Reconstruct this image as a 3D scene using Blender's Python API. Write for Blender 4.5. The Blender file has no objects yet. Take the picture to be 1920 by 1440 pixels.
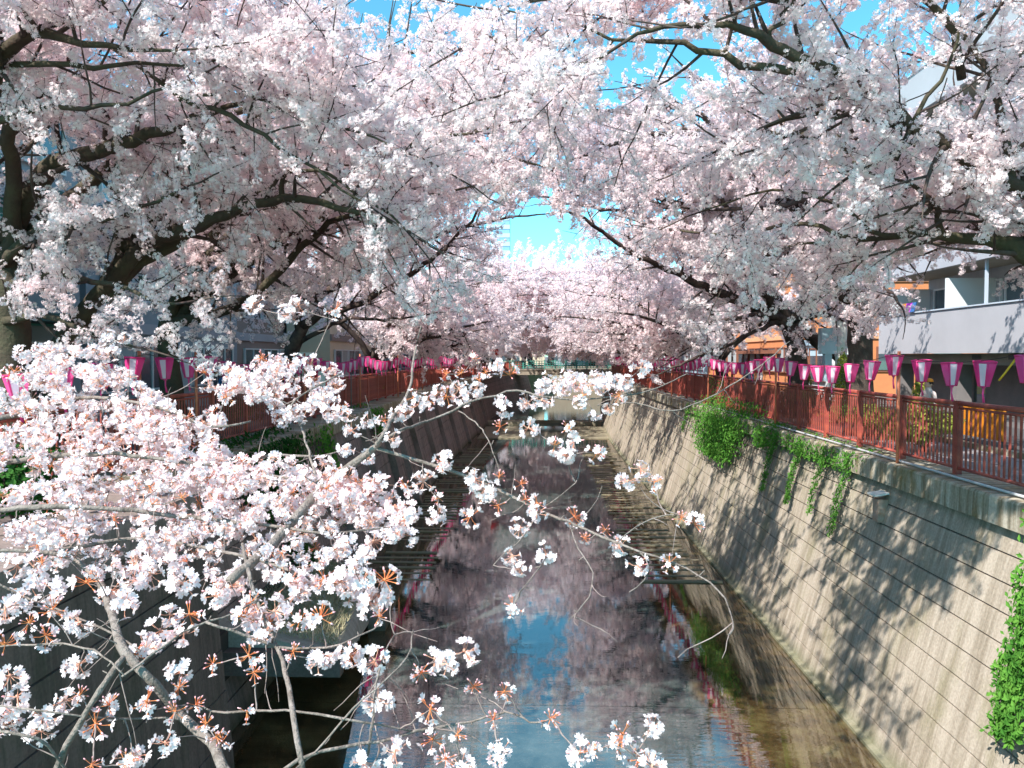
import bpy, math, random
import numpy as np
from mathutils import Vector, Matrix, Euler, Quaternion
R = math.radians
rnd = random.Random(7)
npr = np.random.RandomState(7)
scene = bpy.context.scene
C = scene.collection

# ------------------------------------------------------------------ camera, light, exposure
F = 1480.0                                   # focal length in photo pixels (1920 wide)
cam_d = bpy.data.cameras.new('camera')
cam_d.sensor_width = 36.0
cam_d.lens = 36.0 * F / 1920.0
cam_d.clip_start = 0.05
cam_d.clip_end = 3000
cam = bpy.data.objects.new('camera', cam_d)
C.objects.link(cam)
cam.location = (0, 0, 0)
cam.rotation_euler = (R(90 - 2.01), 0, R(1.74))
scene.camera = cam
CR = cam.rotation_euler.to_matrix()

SUN_DIR = Vector((-0.50, -0.54, 0.72)).normalized()      # towards the sun
sun_d = bpy.data.lights.new('sun', 'SUN')
sun_d.energy = 4.3
sun_d.angle = R(0.5)
sun_d.color = (1.0, 0.955, 0.90)
sun = bpy.data.objects.new('sun', sun_d)
C.objects.link(sun)
sun.rotation_euler = SUN_DIR.to_track_quat('Z', 'Y').to_euler()
sun.location = SUN_DIR * 60

world = bpy.data.worlds.new('World')
scene.world = world
world.use_nodes = True
wn, wl = world.node_tree.nodes, world.node_tree.links
wn.clear()
sky = wn.new('ShaderNodeTexSky')
sky.sky_type = 'NISHITA'
sky.sun_disc = False
sky.sun_elevation = math.asin(SUN_DIR.z)
sky.sun_rotation = math.atan2(SUN_DIR.x, SUN_DIR.y)
sky.air_density = 1.0
sky.dust_density = 0.0
sky.altitude = 2500
sky.ozone_density = 1.0
tint = wn.new('ShaderNodeMix'); tint.data_type = 'RGBA'; tint.blend_type = 'MULTIPLY'
tint.inputs['Factor'].default_value = 1.0
tint.inputs['B'].default_value = (0.50, 1.13, 1.04, 1)
bg = wn.new('ShaderNodeBackground')
bg.inputs['Strength'].default_value = 0.15
wo = wn.new('ShaderNodeOutputWorld')
wl.new(sky.outputs[0], tint.inputs['A'])
wl.new(tint.outputs['Result'], bg.inputs['Color'])
wl.new(bg.outputs[0], wo.inputs[0])

scene.view_settings.view_transform = 'Standard'
scene.view_settings.look = 'None'
scene.view_settings.exposure = 1.12
scene.view_settings.gamma = 1.0
scene.view_settings.use_curve_mapping = False
scene.render.engine = 'CYCLES'
scene.cycles.max_bounces = 10
scene.cycles.diffuse_bounces = 7
scene.cycles.glossy_bounces = 2
scene.cycles.transmission_bounces = 7
scene.cycles.transparent_max_bounces = 4
scene.cycles.use_denoising = True
scene.cycles.caustics_reflective = False
scene.cycles.caustics_refractive = False

# ------------------------------------------------------------------ measures (eye is at the origin)
ZW = -6.30        # water
ZG = -1.93        # walkways
XF = 6.85         # railings
XC = 6.33         # face of the coping
XB = 5.41         # foot of the wall
KB = 0.27         # batter


def cx(Y):        # the canal bends gently to the right far away
    return 0.0009 * max(0.0, Y - 45.0) ** 2


def ray(px, py):
    v = Vector(((px - 960.0) / F, -(py - 720.0) / F, -1.0))
    return CR @ v


def P(px, py, Y):
    v = ray(px, py)
    return v * (Y / v.y)


def proj(p):
    q = CR.transposed() @ Vector(p)
    if q.z > -0.1:
        return None
    return (960.0 + F * q.x / -q.z, 720.0 - F * q.y / -q.z)


# ------------------------------------------------------------------ materials
def mat(name, col, rough=0.7, spec=0.3, metal=0.0, noise=None, bump=None, coords='Object', col2=None, streak=None, var=0.0):
    """col; noise=(scale, contrast) blends col with col2; bump=(scale, strength)."""
    m = bpy.data.materials.new(name)
    m.use_nodes = True
    n, l = m.node_tree.nodes, m.node_tree.links
    b = n['Principled BSDF']
    b.inputs['Base Color'].default_value = (*col, 1)
    b.inputs['Roughness'].default_value = rough
    b.inputs['Specular IOR Level'].default_value = spec
    b.inputs['Metallic'].default_value = metal
    tc = n.new('ShaderNodeTexCoord')
    src = tc.outputs[coords]
    last = None
    if noise:
        t = n.new('ShaderNodeTexNoise')
        t.inputs['Scale'].default_value = noise[0]
        t.inputs['Detail'].default_value = 6
        t.inputs['Roughness'].default_value = 0.65
        if streak:
            mp = n.new('ShaderNodeMapping')
            mp.inputs['Scale'].default_value = streak
            l.new(src, mp.inputs[0])
            l.new(mp.outputs[0], t.inputs[0])
        else:
            l.new(src, t.inputs[0])
        r = n.new('ShaderNodeMapRange')
        r.inputs[1].default_value = 0.5 - noise[1]
        r.inputs[2].default_value = 0.5 + noise[1]
        l.new(t.outputs[0], r.inputs[0])
        mx = n.new('ShaderNodeMix'); mx.data_type = 'RGBA'
        mx.inputs['A'].default_value = (*col, 1)
        mx.inputs['B'].default_value = (*(col2 or [c * 0.6 for c in col]), 1)
        l.new(r.outputs[0], mx.inputs['Factor'])
        last = mx.outputs['Result']
        l.new(last, b.inputs['Base Color'])
    if var:
        oi = n.new('ShaderNodeObjectInfo')
        mr = n.new('ShaderNodeMapRange')
        mr.inputs[3].default_value = 1 - var
        mr.inputs[4].default_value = 1 + var
        l.new(oi.outputs['Random'], mr.inputs[0])
        hs = n.new('ShaderNodeHueSaturation')
        l.new(mr.outputs[0], hs.inputs['Value'])
        if last is not None:
            l.new(last, hs.inputs['Color'])
        else:
            hs.inputs['Color'].default_value = (*col, 1)
        l.new(hs.outputs[0], b.inputs['Base Color'])
    if bump:
        t2 = n.new('ShaderNodeTexNoise')
        t2.inputs['Scale'].default_value = bump[0]
        t2.inputs['Detail'].default_value = 5
        l.new(src, t2.inputs[0])
        bp = n.new('ShaderNodeBump')
        bp.inputs['Strength'].default_value = bump[1]
        bp.inputs['Distance'].default_value = 0.02
        l.new(t2.outputs[0], bp.inputs['Height'])
        l.new(bp.outputs[0], b.inputs['Normal'])
    return m


def petal_mat(name, colA, colB, scale=1.2, trans=0.35):
    m = bpy.data.materials.new(name)
    m.use_nodes = True
    n, l = m.node_tree.nodes, m.node_tree.links
    n.clear()
    g = n.new('ShaderNodeNewGeometry')
    t = n.new('ShaderNodeTexNoise')
    t.inputs['Scale'].default_value = scale
    t.inputs['Detail'].default_value = 4
    l.new(g.outputs['Position'], t.inputs[0])
    r = n.new('ShaderNodeMapRange')
    r.inputs[1].default_value = 0.35
    r.inputs[2].default_value = 0.65
    l.new(t.outputs[0], r.inputs[0])
    mx = n.new('ShaderNodeMix'); mx.data_type = 'RGBA'
    mx.inputs['A'].default_value = (*colA, 1)
    mx.inputs['B'].default_value = (*colB, 1)
    l.new(r.outputs[0], mx.inputs['Factor'])
    d = n.new('ShaderNodeBsdfDiffuse')
    tr = n.new('ShaderNodeBsdfTranslucent')
    ms = n.new('ShaderNodeMixShader')
    ms.inputs[0].default_value = trans
    o = n.new('ShaderNodeOutputMaterial')
    l.new(mx.outputs['Result'], d.inputs[0])
    l.new(mx.outputs['Result'], tr.inputs[0])
    l.new(d.outputs[0], ms.inputs[1])
    l.new(tr.outputs[0], ms.inputs[2])
    l.new(ms.outputs[0], o.inputs[0])
    return m


M = {}
M['petal'] = petal_mat('petal', (0.95, 0.80, 0.81), (0.965, 0.88, 0.875), 1.3, 0.5)
M['petal_near'] = petal_mat('petal_near', (0.945, 0.81, 0.825), (0.965, 0.90, 0.90), 9.0, 0.4)
M['sepal'] = petal_mat('sepal', (0.85, 0.25, 0.11), (0.90, 0.40, 0.17), 20, 0.3)
M['sepal_soft'] = petal_mat('sepal_soft', (0.85, 0.42, 0.30), (0.90, 0.55, 0.40), 20, 0.3)
M['bud'] = petal_mat('bud', (0.85, 0.40, 0.42), (0.90, 0.62, 0.64), 20, 0.25)
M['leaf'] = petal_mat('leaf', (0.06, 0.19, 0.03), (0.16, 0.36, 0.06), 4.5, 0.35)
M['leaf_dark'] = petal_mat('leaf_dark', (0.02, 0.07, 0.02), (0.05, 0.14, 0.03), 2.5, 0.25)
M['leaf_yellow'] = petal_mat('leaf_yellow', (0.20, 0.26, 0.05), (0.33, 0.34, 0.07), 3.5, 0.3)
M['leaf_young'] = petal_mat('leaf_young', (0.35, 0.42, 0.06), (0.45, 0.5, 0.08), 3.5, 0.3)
M['dry_grass'] = mat('dry_grass', (0.42, 0.36, 0.22), 0.9, noise=(9, 0.2), col2=(0.25, 0.24, 0.14))
M['bark'] = mat('bark', (0.055, 0.036, 0.034), 0.9, 0.15, noise=(3.0, 0.12), col2=(0.11, 0.085, 0.07), bump=(28, 0.8))
M['bark_moss'] = mat('bark_moss', (0.06, 0.042, 0.036), 0.9, 0.15, noise=(2.2, 0.16), col2=(0.085, 0.078, 0.048), bump=(22, 1.0))
M['bark_pale'] = mat('bark_pale', (0.30, 0.25, 0.22), 0.85, 0.2, noise=(22, 0.14), col2=(0.15, 0.12, 0.10), bump=(90, 0.7))
M['twig'] = mat('twig', (0.10, 0.06, 0.06), 0.85, 0.2)
M['twig_pale'] = mat('twig_pale', (0.34, 0.27, 0.24), 0.8, 0.2, noise=(40, 0.15), col2=(0.18, 0.13, 0.12))
M['red_paint'] = mat('red_paint', (0.44, 0.10, 0.065), 0.45, 0.4, noise=(5, 0.16), col2=(0.24, 0.05, 0.045), bump=(40, 0.15), var=0.12)
M['orange_paint'] = mat('orange_paint', (0.62, 0.20, 0.10), 0.5, 0.35, noise=(6, 0.2), col2=(0.45, 0.13, 0.08))
M['pink'] = petal_mat('lantern_pink', (0.95, 0.09, 0.37), (0.96, 0.20, 0.50), 3, 0.5)
M['paper'] = petal_mat('lantern_paper', (0.80, 0.70, 0.82), (0.88, 0.82, 0.90), 3, 0.35)
M['cable'] = mat('cable', (0.03, 0.03, 0.03), 0.6)
M['pipe'] = mat('pipe', (0.55, 0.55, 0.56), 0.5, noise=(3, 0.2), col2=(0.35, 0.35, 0.36))
M['grey_facade'] = mat('grey_facade', (0.40, 0.395, 0.42), 0.75, 0.2, noise=(0.7, 0.25), col2=(0.35, 0.345, 0.365), bump=(60, 0.08))
M['grey_rail'] = mat('grey_rail', (0.45, 0.50, 0.56), 0.4, 0.5)
M['soffit'] = mat('soffit', (0.30, 0.27, 0.22), 0.8, noise=(2, 0.2), col2=(0.24, 0.22, 0.18))
M['garage'] = mat('garage', (0.13, 0.12, 0.12), 0.85, noise=(1, 0.2), col2=(0.09, 0.085, 0.085))
M['column'] = mat('column', (0.20, 0.18, 0.175), 0.8, noise=(2, 0.2), col2=(0.15, 0.14, 0.135))
M['white_frame'] = mat('white_frame', (0.62, 0.64, 0.64), 0.5)
M['glass'] = mat('glass', (0.045, 0.06, 0.075), 0.08, 1.0, noise=(0.8, 0.2), col2=(0.09, 0.12, 0.14))
M['curtain'] = mat('curtain', (0.42, 0.45, 0.45), 0.9, noise=(6, 0.2), col2=(0.32, 0.35, 0.36), streak=(6, 6, 0.3))
M['orange_wall'] = mat('orange_wall', (0.62, 0.25, 0.10), 0.8, noise=(3, 0.25), col2=(0.52, 0.20, 0.09), bump=(40, 0.2))
M['orange_band'] = mat('orange_band', (0.70, 0.36, 0.19), 0.8)
M['brick_brown'] = mat('brick_brown', (0.26, 0.10, 0.06), 0.8, noise=(4, 0.2), col2=(0.19, 0.08, 0.05))
M['teal'] = mat('teal', (0.07, 0.30, 0.25), 0.6, noise=(1.5, 0.2), col2=(0.055, 0.22, 0.19))
M['teal_dark'] = mat('teal_dark', (0.05, 0.13, 0.12), 0.7, noise=(1.5, 0.2), col2=(0.04, 0.10, 0.09))
M['blue_grey'] = mat('blue_grey', (0.30, 0.34, 0.37), 0.75, noise=(0.8, 0.2), col2=(0.25, 0.29, 0.31))
M['pale_blue'] = mat('pale_blue', (0.42, 0.55, 0.63), 0.6)
M['cream'] = mat('cream', (0.62, 0.52, 0.38), 0.85, noise=(1.0, 0.25), col2=(0.54, 0.46, 0.34), bump=(30, 0.1))
M['brown_wall'] = mat('brown_wall', (0.30, 0.24, 0.21), 0.85, noise=(1.0, 0.25), col2=(0.24, 0.19, 0.17))
M['tower'] = mat('tower', (0.22, 0.42, 0.55), 0.5, noise=(0.1, 0.2), col2=(0.2, 0.36, 0.5))
M['bridge_green'] = mat('bridge_green', (0.09, 0.30, 0.24), 0.5, noise=(1, 0.2), col2=(0.07, 0.24, 0.20))
M['girder'] = mat('girder', (0.34, 0.29, 0.22), 0.8, noise=(1, 0.2), col2=(0.27, 0.22, 0.17))
M['barrier_orange'] = mat('barrier_orange', (0.62, 0.22, 0.02), 0.5)
M['yellow'] = mat('yellow', (0.75, 0.45, 0.03), 0.5)
M['signal_red'] = mat('signal_red', (0.62, 0.02, 0.02), 0.4)
M['white_paint'] = mat('white_paint', (0.75, 0.75, 0.72), 0.5)
M['rust'] = mat('rust', (0.34, 0.20, 0.13), 0.9, noise=(14, 0.2), col2=(0.4, 0.33, 0.28))
M['skin'] = mat('skin', (0.55, 0.33, 0.24), 0.6)
M['hair'] = mat('hair', (0.02, 0.015, 0.012), 0.5)
M['coat_pale'] = mat('coat_pale', (0.55, 0.45, 0.42), 0.9)
M['coat_dark'] = mat('coat_dark', (0.04, 0.05, 0.08), 0.9)
M['coat_pink'] = mat('coat_pink', (0.7, 0.12, 0.2), 0.9)
M['coat_blue'] = mat('coat_blue', (0.05, 0.16, 0.4), 0.9)


def concrete(name, colA, colB, moss, moss_amt, dark_foot):
    """weathered concrete: vertical streaks, blotches, algae near the water line"""
    m = bpy.data.materials.new(name)
    m.use_nodes = True
    n, l = m.node_tree.nodes, m.node_tree.links
    b = n['Principled BSDF']
    b.inputs['Roughness'].default_value = 0.88
    b.inputs['Specular IOR Level'].default_value = 0.2
    g = n.new('ShaderNodeNewGeometry')
    mp = n.new('ShaderNodeMapping'); mp.inputs['Scale'].default_value = (0.3, 5.0, 0.35)
    l.new(g.outputs['Position'], mp.inputs[0])
    t = n.new('ShaderNodeTexNoise'); t.inputs['Scale'].default_value = 1.0; t.inputs['Detail'].default_value = 7
    t.inputs['Roughness'].default_value = 0.7
    l.new(mp.outputs[0], t.inputs[0])
    r = n.new('ShaderNodeMapRange'); r.inputs[1].default_value = 0.42; r.inputs[2].default_value = 0.60
    l.new(t.outputs[0], r.inputs[0])
    a = n.new('ShaderNodeMix'); a.data_type = 'RGBA'
    a.inputs['A'].default_value = (*colA, 1); a.inputs['B'].default_value = (*colB, 1)
    l.new(r.outputs[0], a.inputs['Factor'])
    t2 = n.new('ShaderNodeTexNoise'); t2.inputs['Scale'].default_value = 0.9; t2.inputs['Detail'].default_value = 8
    t2.inputs['Roughness'].default_value = 0.7
    mp2 = n.new('ShaderNodeMapping'); mp2.inputs['Scale'].default_value = (1, 1.6, 0.7)
    l.new(g.outputs['Position'], mp2.inputs[0]); l.new(mp2.outputs[0], t2.inputs[0])
    r2 = n.new('ShaderNodeMapRange'); r2.inputs[1].default_value = 0.5; r2.inputs[2].default_value = 0.68
    r2.inputs[4].default_value = moss_amt
    l.new(t2.outputs[0], r2.inputs[0])
    c = n.new('ShaderNodeMix'); c.data_type = 'RGBA'
    c.inputs['B'].default_value = (*moss, 1)
    l.new(a.outputs['Result'], c.inputs['A']); l.new(r2.outputs[0], c.inputs['Factor'])
    # fine grain
    t3 = n.new('ShaderNodeTexNoise'); t3.inputs['Scale'].default_value = 26; t3.inputs['Detail'].default_value = 6
    l.new(g.outputs['Position'], t3.inputs[0])
    r3 = n.new('ShaderNodeMapRange'); r3.inputs[1].default_value = 0.3; r3.inputs[2].default_value = 0.7
    r3.inputs[3].default_value = 0.82; r3.inputs[4].default_value = 1.12
    l.new(t3.outputs[0], r3.inputs[0])
    h = n.new('ShaderNodeHueSaturation')
    l.new(c.outputs['Result'], h.inputs['Color']); l.new(r3.outputs[0], h.inputs['Value'])
    # algae line above the water
    s = n.new('ShaderNodeSeparateXYZ'); l.new(g.outputs['Position'], s.inputs[0])
    ad = n.new('ShaderNodeMath'); ad.operation = 'MULTIPLY_ADD'
    ad.inputs[1].default_value = 0.5
    l.new(t2.outputs[0], ad.inputs[0]); l.new(s.outputs[2], ad.inputs[2])
    r4 = n.new('ShaderNodeMapRange'); r4.inputs[1].default_value = ZW + 0.55; r4.inputs[2].default_value = ZW + 0.25
    r4.inputs[4].default_value = 0.75
    l.new(ad.outputs[0], r4.inputs[0])
    d = n.new('ShaderNodeMix'); d.data_type = 'RGBA'
    d.inputs['B'].default_value = (*dark_foot, 1)
    l.new(h.outputs[0], d.inputs['A']); l.new(r4.outputs[0], d.inputs['Factor'])
    l.new(d.outputs['Result'], b.inputs['Base Color'])
    bp = n.new('ShaderNodeBump'); bp.inputs['Strength'].default_value = 0.35; bp.inputs['Distance'].default_value = 0.02
    l.new(t3.outputs[0], bp.inputs['Height']); l.new(bp.outputs[0], b.inputs['Normal'])
    return m


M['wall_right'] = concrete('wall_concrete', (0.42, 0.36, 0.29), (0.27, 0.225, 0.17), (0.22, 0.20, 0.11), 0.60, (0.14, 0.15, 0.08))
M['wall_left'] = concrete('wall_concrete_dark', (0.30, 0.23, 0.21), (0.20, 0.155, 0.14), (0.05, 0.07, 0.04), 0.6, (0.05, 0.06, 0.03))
M['coping'] = concrete('coping_concrete', (0.46, 0.42, 0.34), (0.21, 0.17, 0.11), (0.19, 0.14, 0.045), 0.95, (0.14, 0.15, 0.08))
M['culvert'] = concrete('culvert_concrete', (0.17, 0.13, 0.115), (0.11, 0.085, 0.075), (0.05, 0.07, 0.04), 0.6, (0.05, 0.06, 0.03))
M['apron'] = concrete('apron_concrete', (0.42, 0.39, 0.34), (0.32, 0.30, 0.26), (0.30, 0.28, 0.2), 0.4, (0.30, 0.28, 0.2))
M['ledge'] = concrete('ledge_concrete', (0.34, 0.30, 0.22), (0.24, 0.21, 0.15), (0.20, 0.20, 0.08), 0.6, (0.22, 0.19, 0.13))
M['joint'] = mat('joint', (0.05, 0.045, 0.04), 0.95)
M['paving'] = mat('paving', (0.30, 0.275, 0.28), 0.85, noise=(3, 0.2), col2=(0.22, 0.20, 0.205), bump=(30, 0.2), coords='Object', var=0.15)
M['ground'] = mat('ground', (0.16, 0.145, 0.14), 0.95, noise=(2.0, 0.25), col2=(0.11, 0.10, 0.095), bump=(12, 0.3))
M['soil'] = mat('soil', (0.12, 0.09, 0.06), 0.95, noise=(6, 0.2), col2=(0.2, 0.17, 0.12), bump=(20, 0.5))


def water_mat(name, ripple, rscale):
    m = bpy.data.materials.new(name)
    m.use_nodes = True
    n, l = m.node_tree.nodes, m.node_tree.links
    b = n['Principled BSDF']
    b.inputs['Roughness'].default_value = 0.015
    b.inputs['IOR'].default_value = 2.8
    g = n.new('ShaderNodeNewGeometry')
    s = n.new('ShaderNodeSeparateXYZ'); l.new(g.outputs['Position'], s.inputs[0])
    ab = n.new('ShaderNodeMath'); ab.operation = 'ABSOLUTE'; l.new(s.outputs[0], ab.inputs[0])
    t0 = n.new('ShaderNodeTexNoise'); t0.inputs['Scale'].default_value = 1.4; t0.inputs['Detail'].default_value = 5
    l.new(g.outputs['Position'], t0.inputs[0])
    ma = n.new('ShaderNodeMath'); ma.operation = 'MULTIPLY_ADD'; ma.inputs[1].default_value = 0.5
    l.new(t0.outputs[0], ma.inputs[0]); l.new(ab.outputs[0], ma.inputs[2])
    edge = n.new('ShaderNodeMapRange'); edge.inputs[1].default_value = 3.15; edge.inputs[2].default_value = 3.35
    l.new(ma.outputs[0], edge.inputs[0])
    t1 = n.new('ShaderNodeTexNoise'); t1.inputs['Scale'].default_value = 1.5; t1.inputs['Detail'].default_value = 8
    t1.inputs['Roughness'].default_value = 0.7
    l.new(g.outputs['Position'], t1.inputs[0])
    cr = n.new('ShaderNodeValToRGB')
    e = cr.color_ramp.elements
    e[0].position = 0.34; e[0].color = (0.018, 0.014, 0.008, 1)
    e[1].position = 0.68; e[1].color = (0.15, 0.12, 0.05, 1)
    x = e.new(0.5); x.color = (0.075, 0.048, 0.020, 1)
    l.new(t1.outputs[0], cr.inputs[0])
    cr2 = n.new('ShaderNodeValToRGB')
    e = cr2.color_ramp.elements
    e[0].position = 0.35; e[0].color = (0.028, 0.045, 0.042, 1)
    e[1].position = 0.68; e[1].color = (0.10, 0.13, 0.12, 1)
    l.new(t1.outputs[0], cr2.inputs[0])
    mx = n.new('ShaderNodeMix'); mx.data_type = 'RGBA'
    l.new(cr2.outputs[0], mx.inputs['A']); l.new(cr.outputs[0], mx.inputs['B'])
    l.new(edge.outputs[0], mx.inputs['Factor'])
    l.new(mx.outputs['Result'], b.inputs['Base Color'])
    # ripples: short across the stream
    mp = n.new('ShaderNodeMapping'); mp.inputs['Scale'].default_value = rscale
    l.new(g.outputs['Position'], mp.inputs[0])
    t = n.new('ShaderNodeTexNoise'); t.inputs['Scale'].default_value = 1.0; t.inputs['Detail'].default_value = 3
    l.new(mp.outputs[0], t.inputs[0])
    bp = n.new('ShaderNodeBump'); bp.inputs['Strength'].default_value = ripple; bp.inputs['Distance'].default_value = 0.03
    l.new(t.outputs[0], bp.inputs['Height'])
    l.new(bp.outputs[0], b.inputs['Normal'])
    return m


M['water'] = water_mat('water', 0.022, (3.0, 8.0, 1))
M['water_near'] = water_mat('water_rippled', 0.09, (0.7, 7.0, 1))
M['water_far'] = water_mat('water_far', 0.10, (1.5, 4.0, 1))


# ------------------------------------------------------------------ mesh helpers
class MB:
    def __init__(s):
        s.v = []; s.f = []; s.mi = []; s.sm = []

    def add(s, verts, faces, mi=0, smooth=False):
        o = len(s.v)
        s.v.extend([tuple(map(float, q)) for q in verts])
        for f in faces:
            s.f.append(tuple(int(i) + o for i in f))
            s.mi.append(mi); s.sm.append(smooth)

    def box(s, x0, x1, y0, y1, z0, z1, mi=0):
        s.add([(x0, y0, z0), (x1, y0, z0), (x1, y1, z0), (x0, y1, z0), (x0, y0, z1), (x1, y0, z1), (x1, y1, z1), (x0, y1, z1)],
              [(0, 3, 2, 1), (4, 5, 6, 7), (0, 1, 5, 4), (1, 2, 6, 5), (2, 3, 7, 6), (3, 0, 4, 7)], mi)

    def prism(s, pts, axis_pts, mi=0):
        """loft between two polygons of equal length"""
        n = len(pts)
        s.add(list(pts) + list(axis_pts), [tuple(range(n))[::-1], tuple(range(n, 2 * n))] + [(i, (i + 1) % n, n + (i + 1) % n, n + i) for i in range(n)], mi)

    def tube(s, pts, rad, k=6, mi=0, cap=True):
        pts = np.asarray([tuple(p) for p in pts], float)
        n = len(pts)
        rad = np.broadcast_to(np.asarray(rad, float), (n,))
        tan = np.gradient(pts, axis=0)
        tan /= np.linalg.norm(tan, axis=1)[:, None] + 1e-9
        ref = np.array([0.13, 0.21, 1.0]) if abs(tan[:, 2]).mean() < 0.85 else np.array([1.0, 0.17, 0.1])
        a = np.cross(tan, ref); a /= np.linalg.norm(a, axis=1)[:, None] + 1e-9
        b = np.cross(tan, a)
        th = np.arange(k) * 2 * math.pi / k
        ring = pts[:, None, :] + rad[:, None, None] * (np.cos(th)[None, :, None] * a[:, None, :] + np.sin(th)[None, :, None] * b[:, None, :])
        faces = []
        for i in range(n - 1):
            for j in range(k):
                j2 = (j + 1) % k
                faces.append((i * k + j, i * k + j2, (i + 1) * k + j2, (i + 1) * k + j))
        if cap:
            faces.append(tuple(range(k))[::-1]); faces.append(tuple(range((n - 1) * k, n * k)))
        s.add(ring.reshape(-1, 3), faces, mi, True)

    def mesh(s, name, mats):
        m = bpy.data.meshes.new(name)
        m.from_pydata(s.v, [], s.f)
        for x in (mats if isinstance(mats, (list, tuple)) else [mats]):
            m.materials.append(x)
        if s.f:
            m.polygons.foreach_set('material_index', s.mi)
            m.polygons.foreach_set('use_smooth', s.sm)
        m.update()
        return m

    def obj(s, name, mats, parent=None, loc=None):
        o = bpy.data.objects.new(name, s.mesh(name, mats))
        C.objects.link(o)
        if parent is not None:
            o.parent = parent
        if loc is not None:
            o.location = loc
        return o


def tag(o, label=None, cat=None, group=None, kind=None):
    if label: o['label'] = label
    if cat: o['category'] = cat
    if group: o['group'] = group
    if kind: o['kind'] = kind
    return o


def empty(name, loc=(0, 0, 0), label=None, cat=None, group=None):
    o = bpy.data.objects.new(name, None)
    o.location = loc
    o.empty_display_size = 0.2
    C.objects.link(o)
    return tag(o, label, cat, group)


def inst(name, me, parent=None, loc=(0, 0, 0), rot=None, scl=None):
    o = bpy.data.objects.new(name, me)
    C.objects.link(o)
    if parent is not None:
        o.parent = parent
    o.location = loc
    if rot is not None: o.rotation_euler = rot
    if scl is not None: o.scale = scl if isinstance(scl, (tuple, list)) else (scl, scl, scl)
    return o


def ord_word(i):
    w = ['nearest', 'second', 'third', 'fourth', 'fifth', 'sixth', 'seventh', 'eighth', 'ninth', 'tenth', 'eleventh', 'twelfth',
         'thirteenth', 'fourteenth', 'fifteenth', 'sixteenth', 'seventeenth', 'eighteenth', 'nineteenth', 'twentieth']
    return w[i] if i < len(w) else None


# ------------------------------------------------------------------ setting: ground, canal, water
YS = [-12, 0, 8, 16, 24, 32, 40, 46, 52, 58, 64, 70, 74, 80, 88, 96, 104, 112, 120, 130, 142]


def strip(xa, xb, z, name, m, ys=YS, kind='structure'):
    mb = MB()
    vs = []
    for y in ys:
        vs += [(xa(y), y, z), (xb(y), y, z)]
    mb.add(vs, [(2 * i, 2 * i + 1, 2 * i + 3, 2 * i + 2) for i in range(len(ys) - 1)])
    return tag(mb.obj(name, m), kind=kind)


strip(lambda y: cx(y) + XC + 0.2, lambda y: 900, ZG, 'ground_right', M['ground'])
strip(lambda y: -900, lambda y: cx(y) - XC - 0.2, ZG, 'ground_left', M['ground'])
mb = MB(); mb.add([(-900, 142, ZG), (900, 142, ZG), (900, 2500, ZG), (-900, 2500, ZG)], [(0, 1, 2, 3)])
tag(mb.obj('ground_beyond', M['ground']), kind='structure')
# asphalt road and tiled pavement on the right bank
strip(lambda y: cx(y) + 9.2, lambda y: cx(y) + 12.9, ZG + 0.004, 'road', mat('asphalt', (0.07, 0.068, 0.07), 0.9, noise=(5, 0.2), col2=(0.10, 0.095, 0.095), bump=(60, 0.3)))
strip(lambda y: cx(y) - 12.0, lambda y: cx(y) - 8.6, ZG + 0.004, 'road_left', bpy.data.materials['asphalt'])
# kerb
mb = MB()
for a, b in zip(YS[:-1], YS[1:]):
    mb.box(cx(a) + 9.05, cx(a) + 9.2, a, b, ZG, ZG + 0.12)
tag(mb.obj('kerb', M['coping']), kind='structure')
# paving tiles on the right walkway that show between the bars
pv = tag(empty('pavement'), kind='structure')
mb = MB(); mb.box(0, 0.585, 0, 0.585, 0, 0.03)
tile_me = mb.mesh('paving_tile', M['paving'])
for i in range(4):
    for j in range(24):
        inst('paving_tile', tile_me, pv, (7.0 + i * 0.6 - 0.05 + (0.0), 7.5 + j * 0.6, ZG - 0.018 + rnd.uniform(0, 0.006)))

# water, upstream pool and the low weir
strip(lambda y: cx(y) - 8, lambda y: cx(y) + 8, ZW, 'water', M['water'], [14.06, 22, 30, 40, 50, 60, 70, 74.2])
strip(lambda y: cx(y) - 8, lambda y: cx(y) + 8, ZW - 0.003, 'water_near', M['water_near'], [-12, 0, 14.06])
strip(lambda y: cx(y) - 8, lambda y: cx(y) + 8, ZW + 0.28, 'water_upstream', M['water_far'], [74.5, 80, 90, 100, 110, 120, 130, 142])
w = empty('weir', (0, 74, ZW), 'low concrete weir crossing the canal with mossy blocks at both sides', 'weir')
mb = MB(); mb.box(cx(74) - 5.8, cx(74) + 5.8, 0.1, 0.55, -0.6, 0.275)
mb.obj('sill', M['ledge'], w)
for sx, a, b in ((-1, 1.9, 5.6), (1, 1.8, 5.7)):
    mb = MB(); x0, x1 = sorted((sx * a + cx(74), sx * b + cx(74)))
    mb.box(x0, x1, -2.2, 0.1, -0.5, 0.33)
    mb.obj('block', M['ledge'], w)
    mb = MB(); mb.box(x0 + 0.4, x1, -14, -4.0, -0.5, 0.07)
    mb.obj('mossy_apron', M['ledge'], w)

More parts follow.
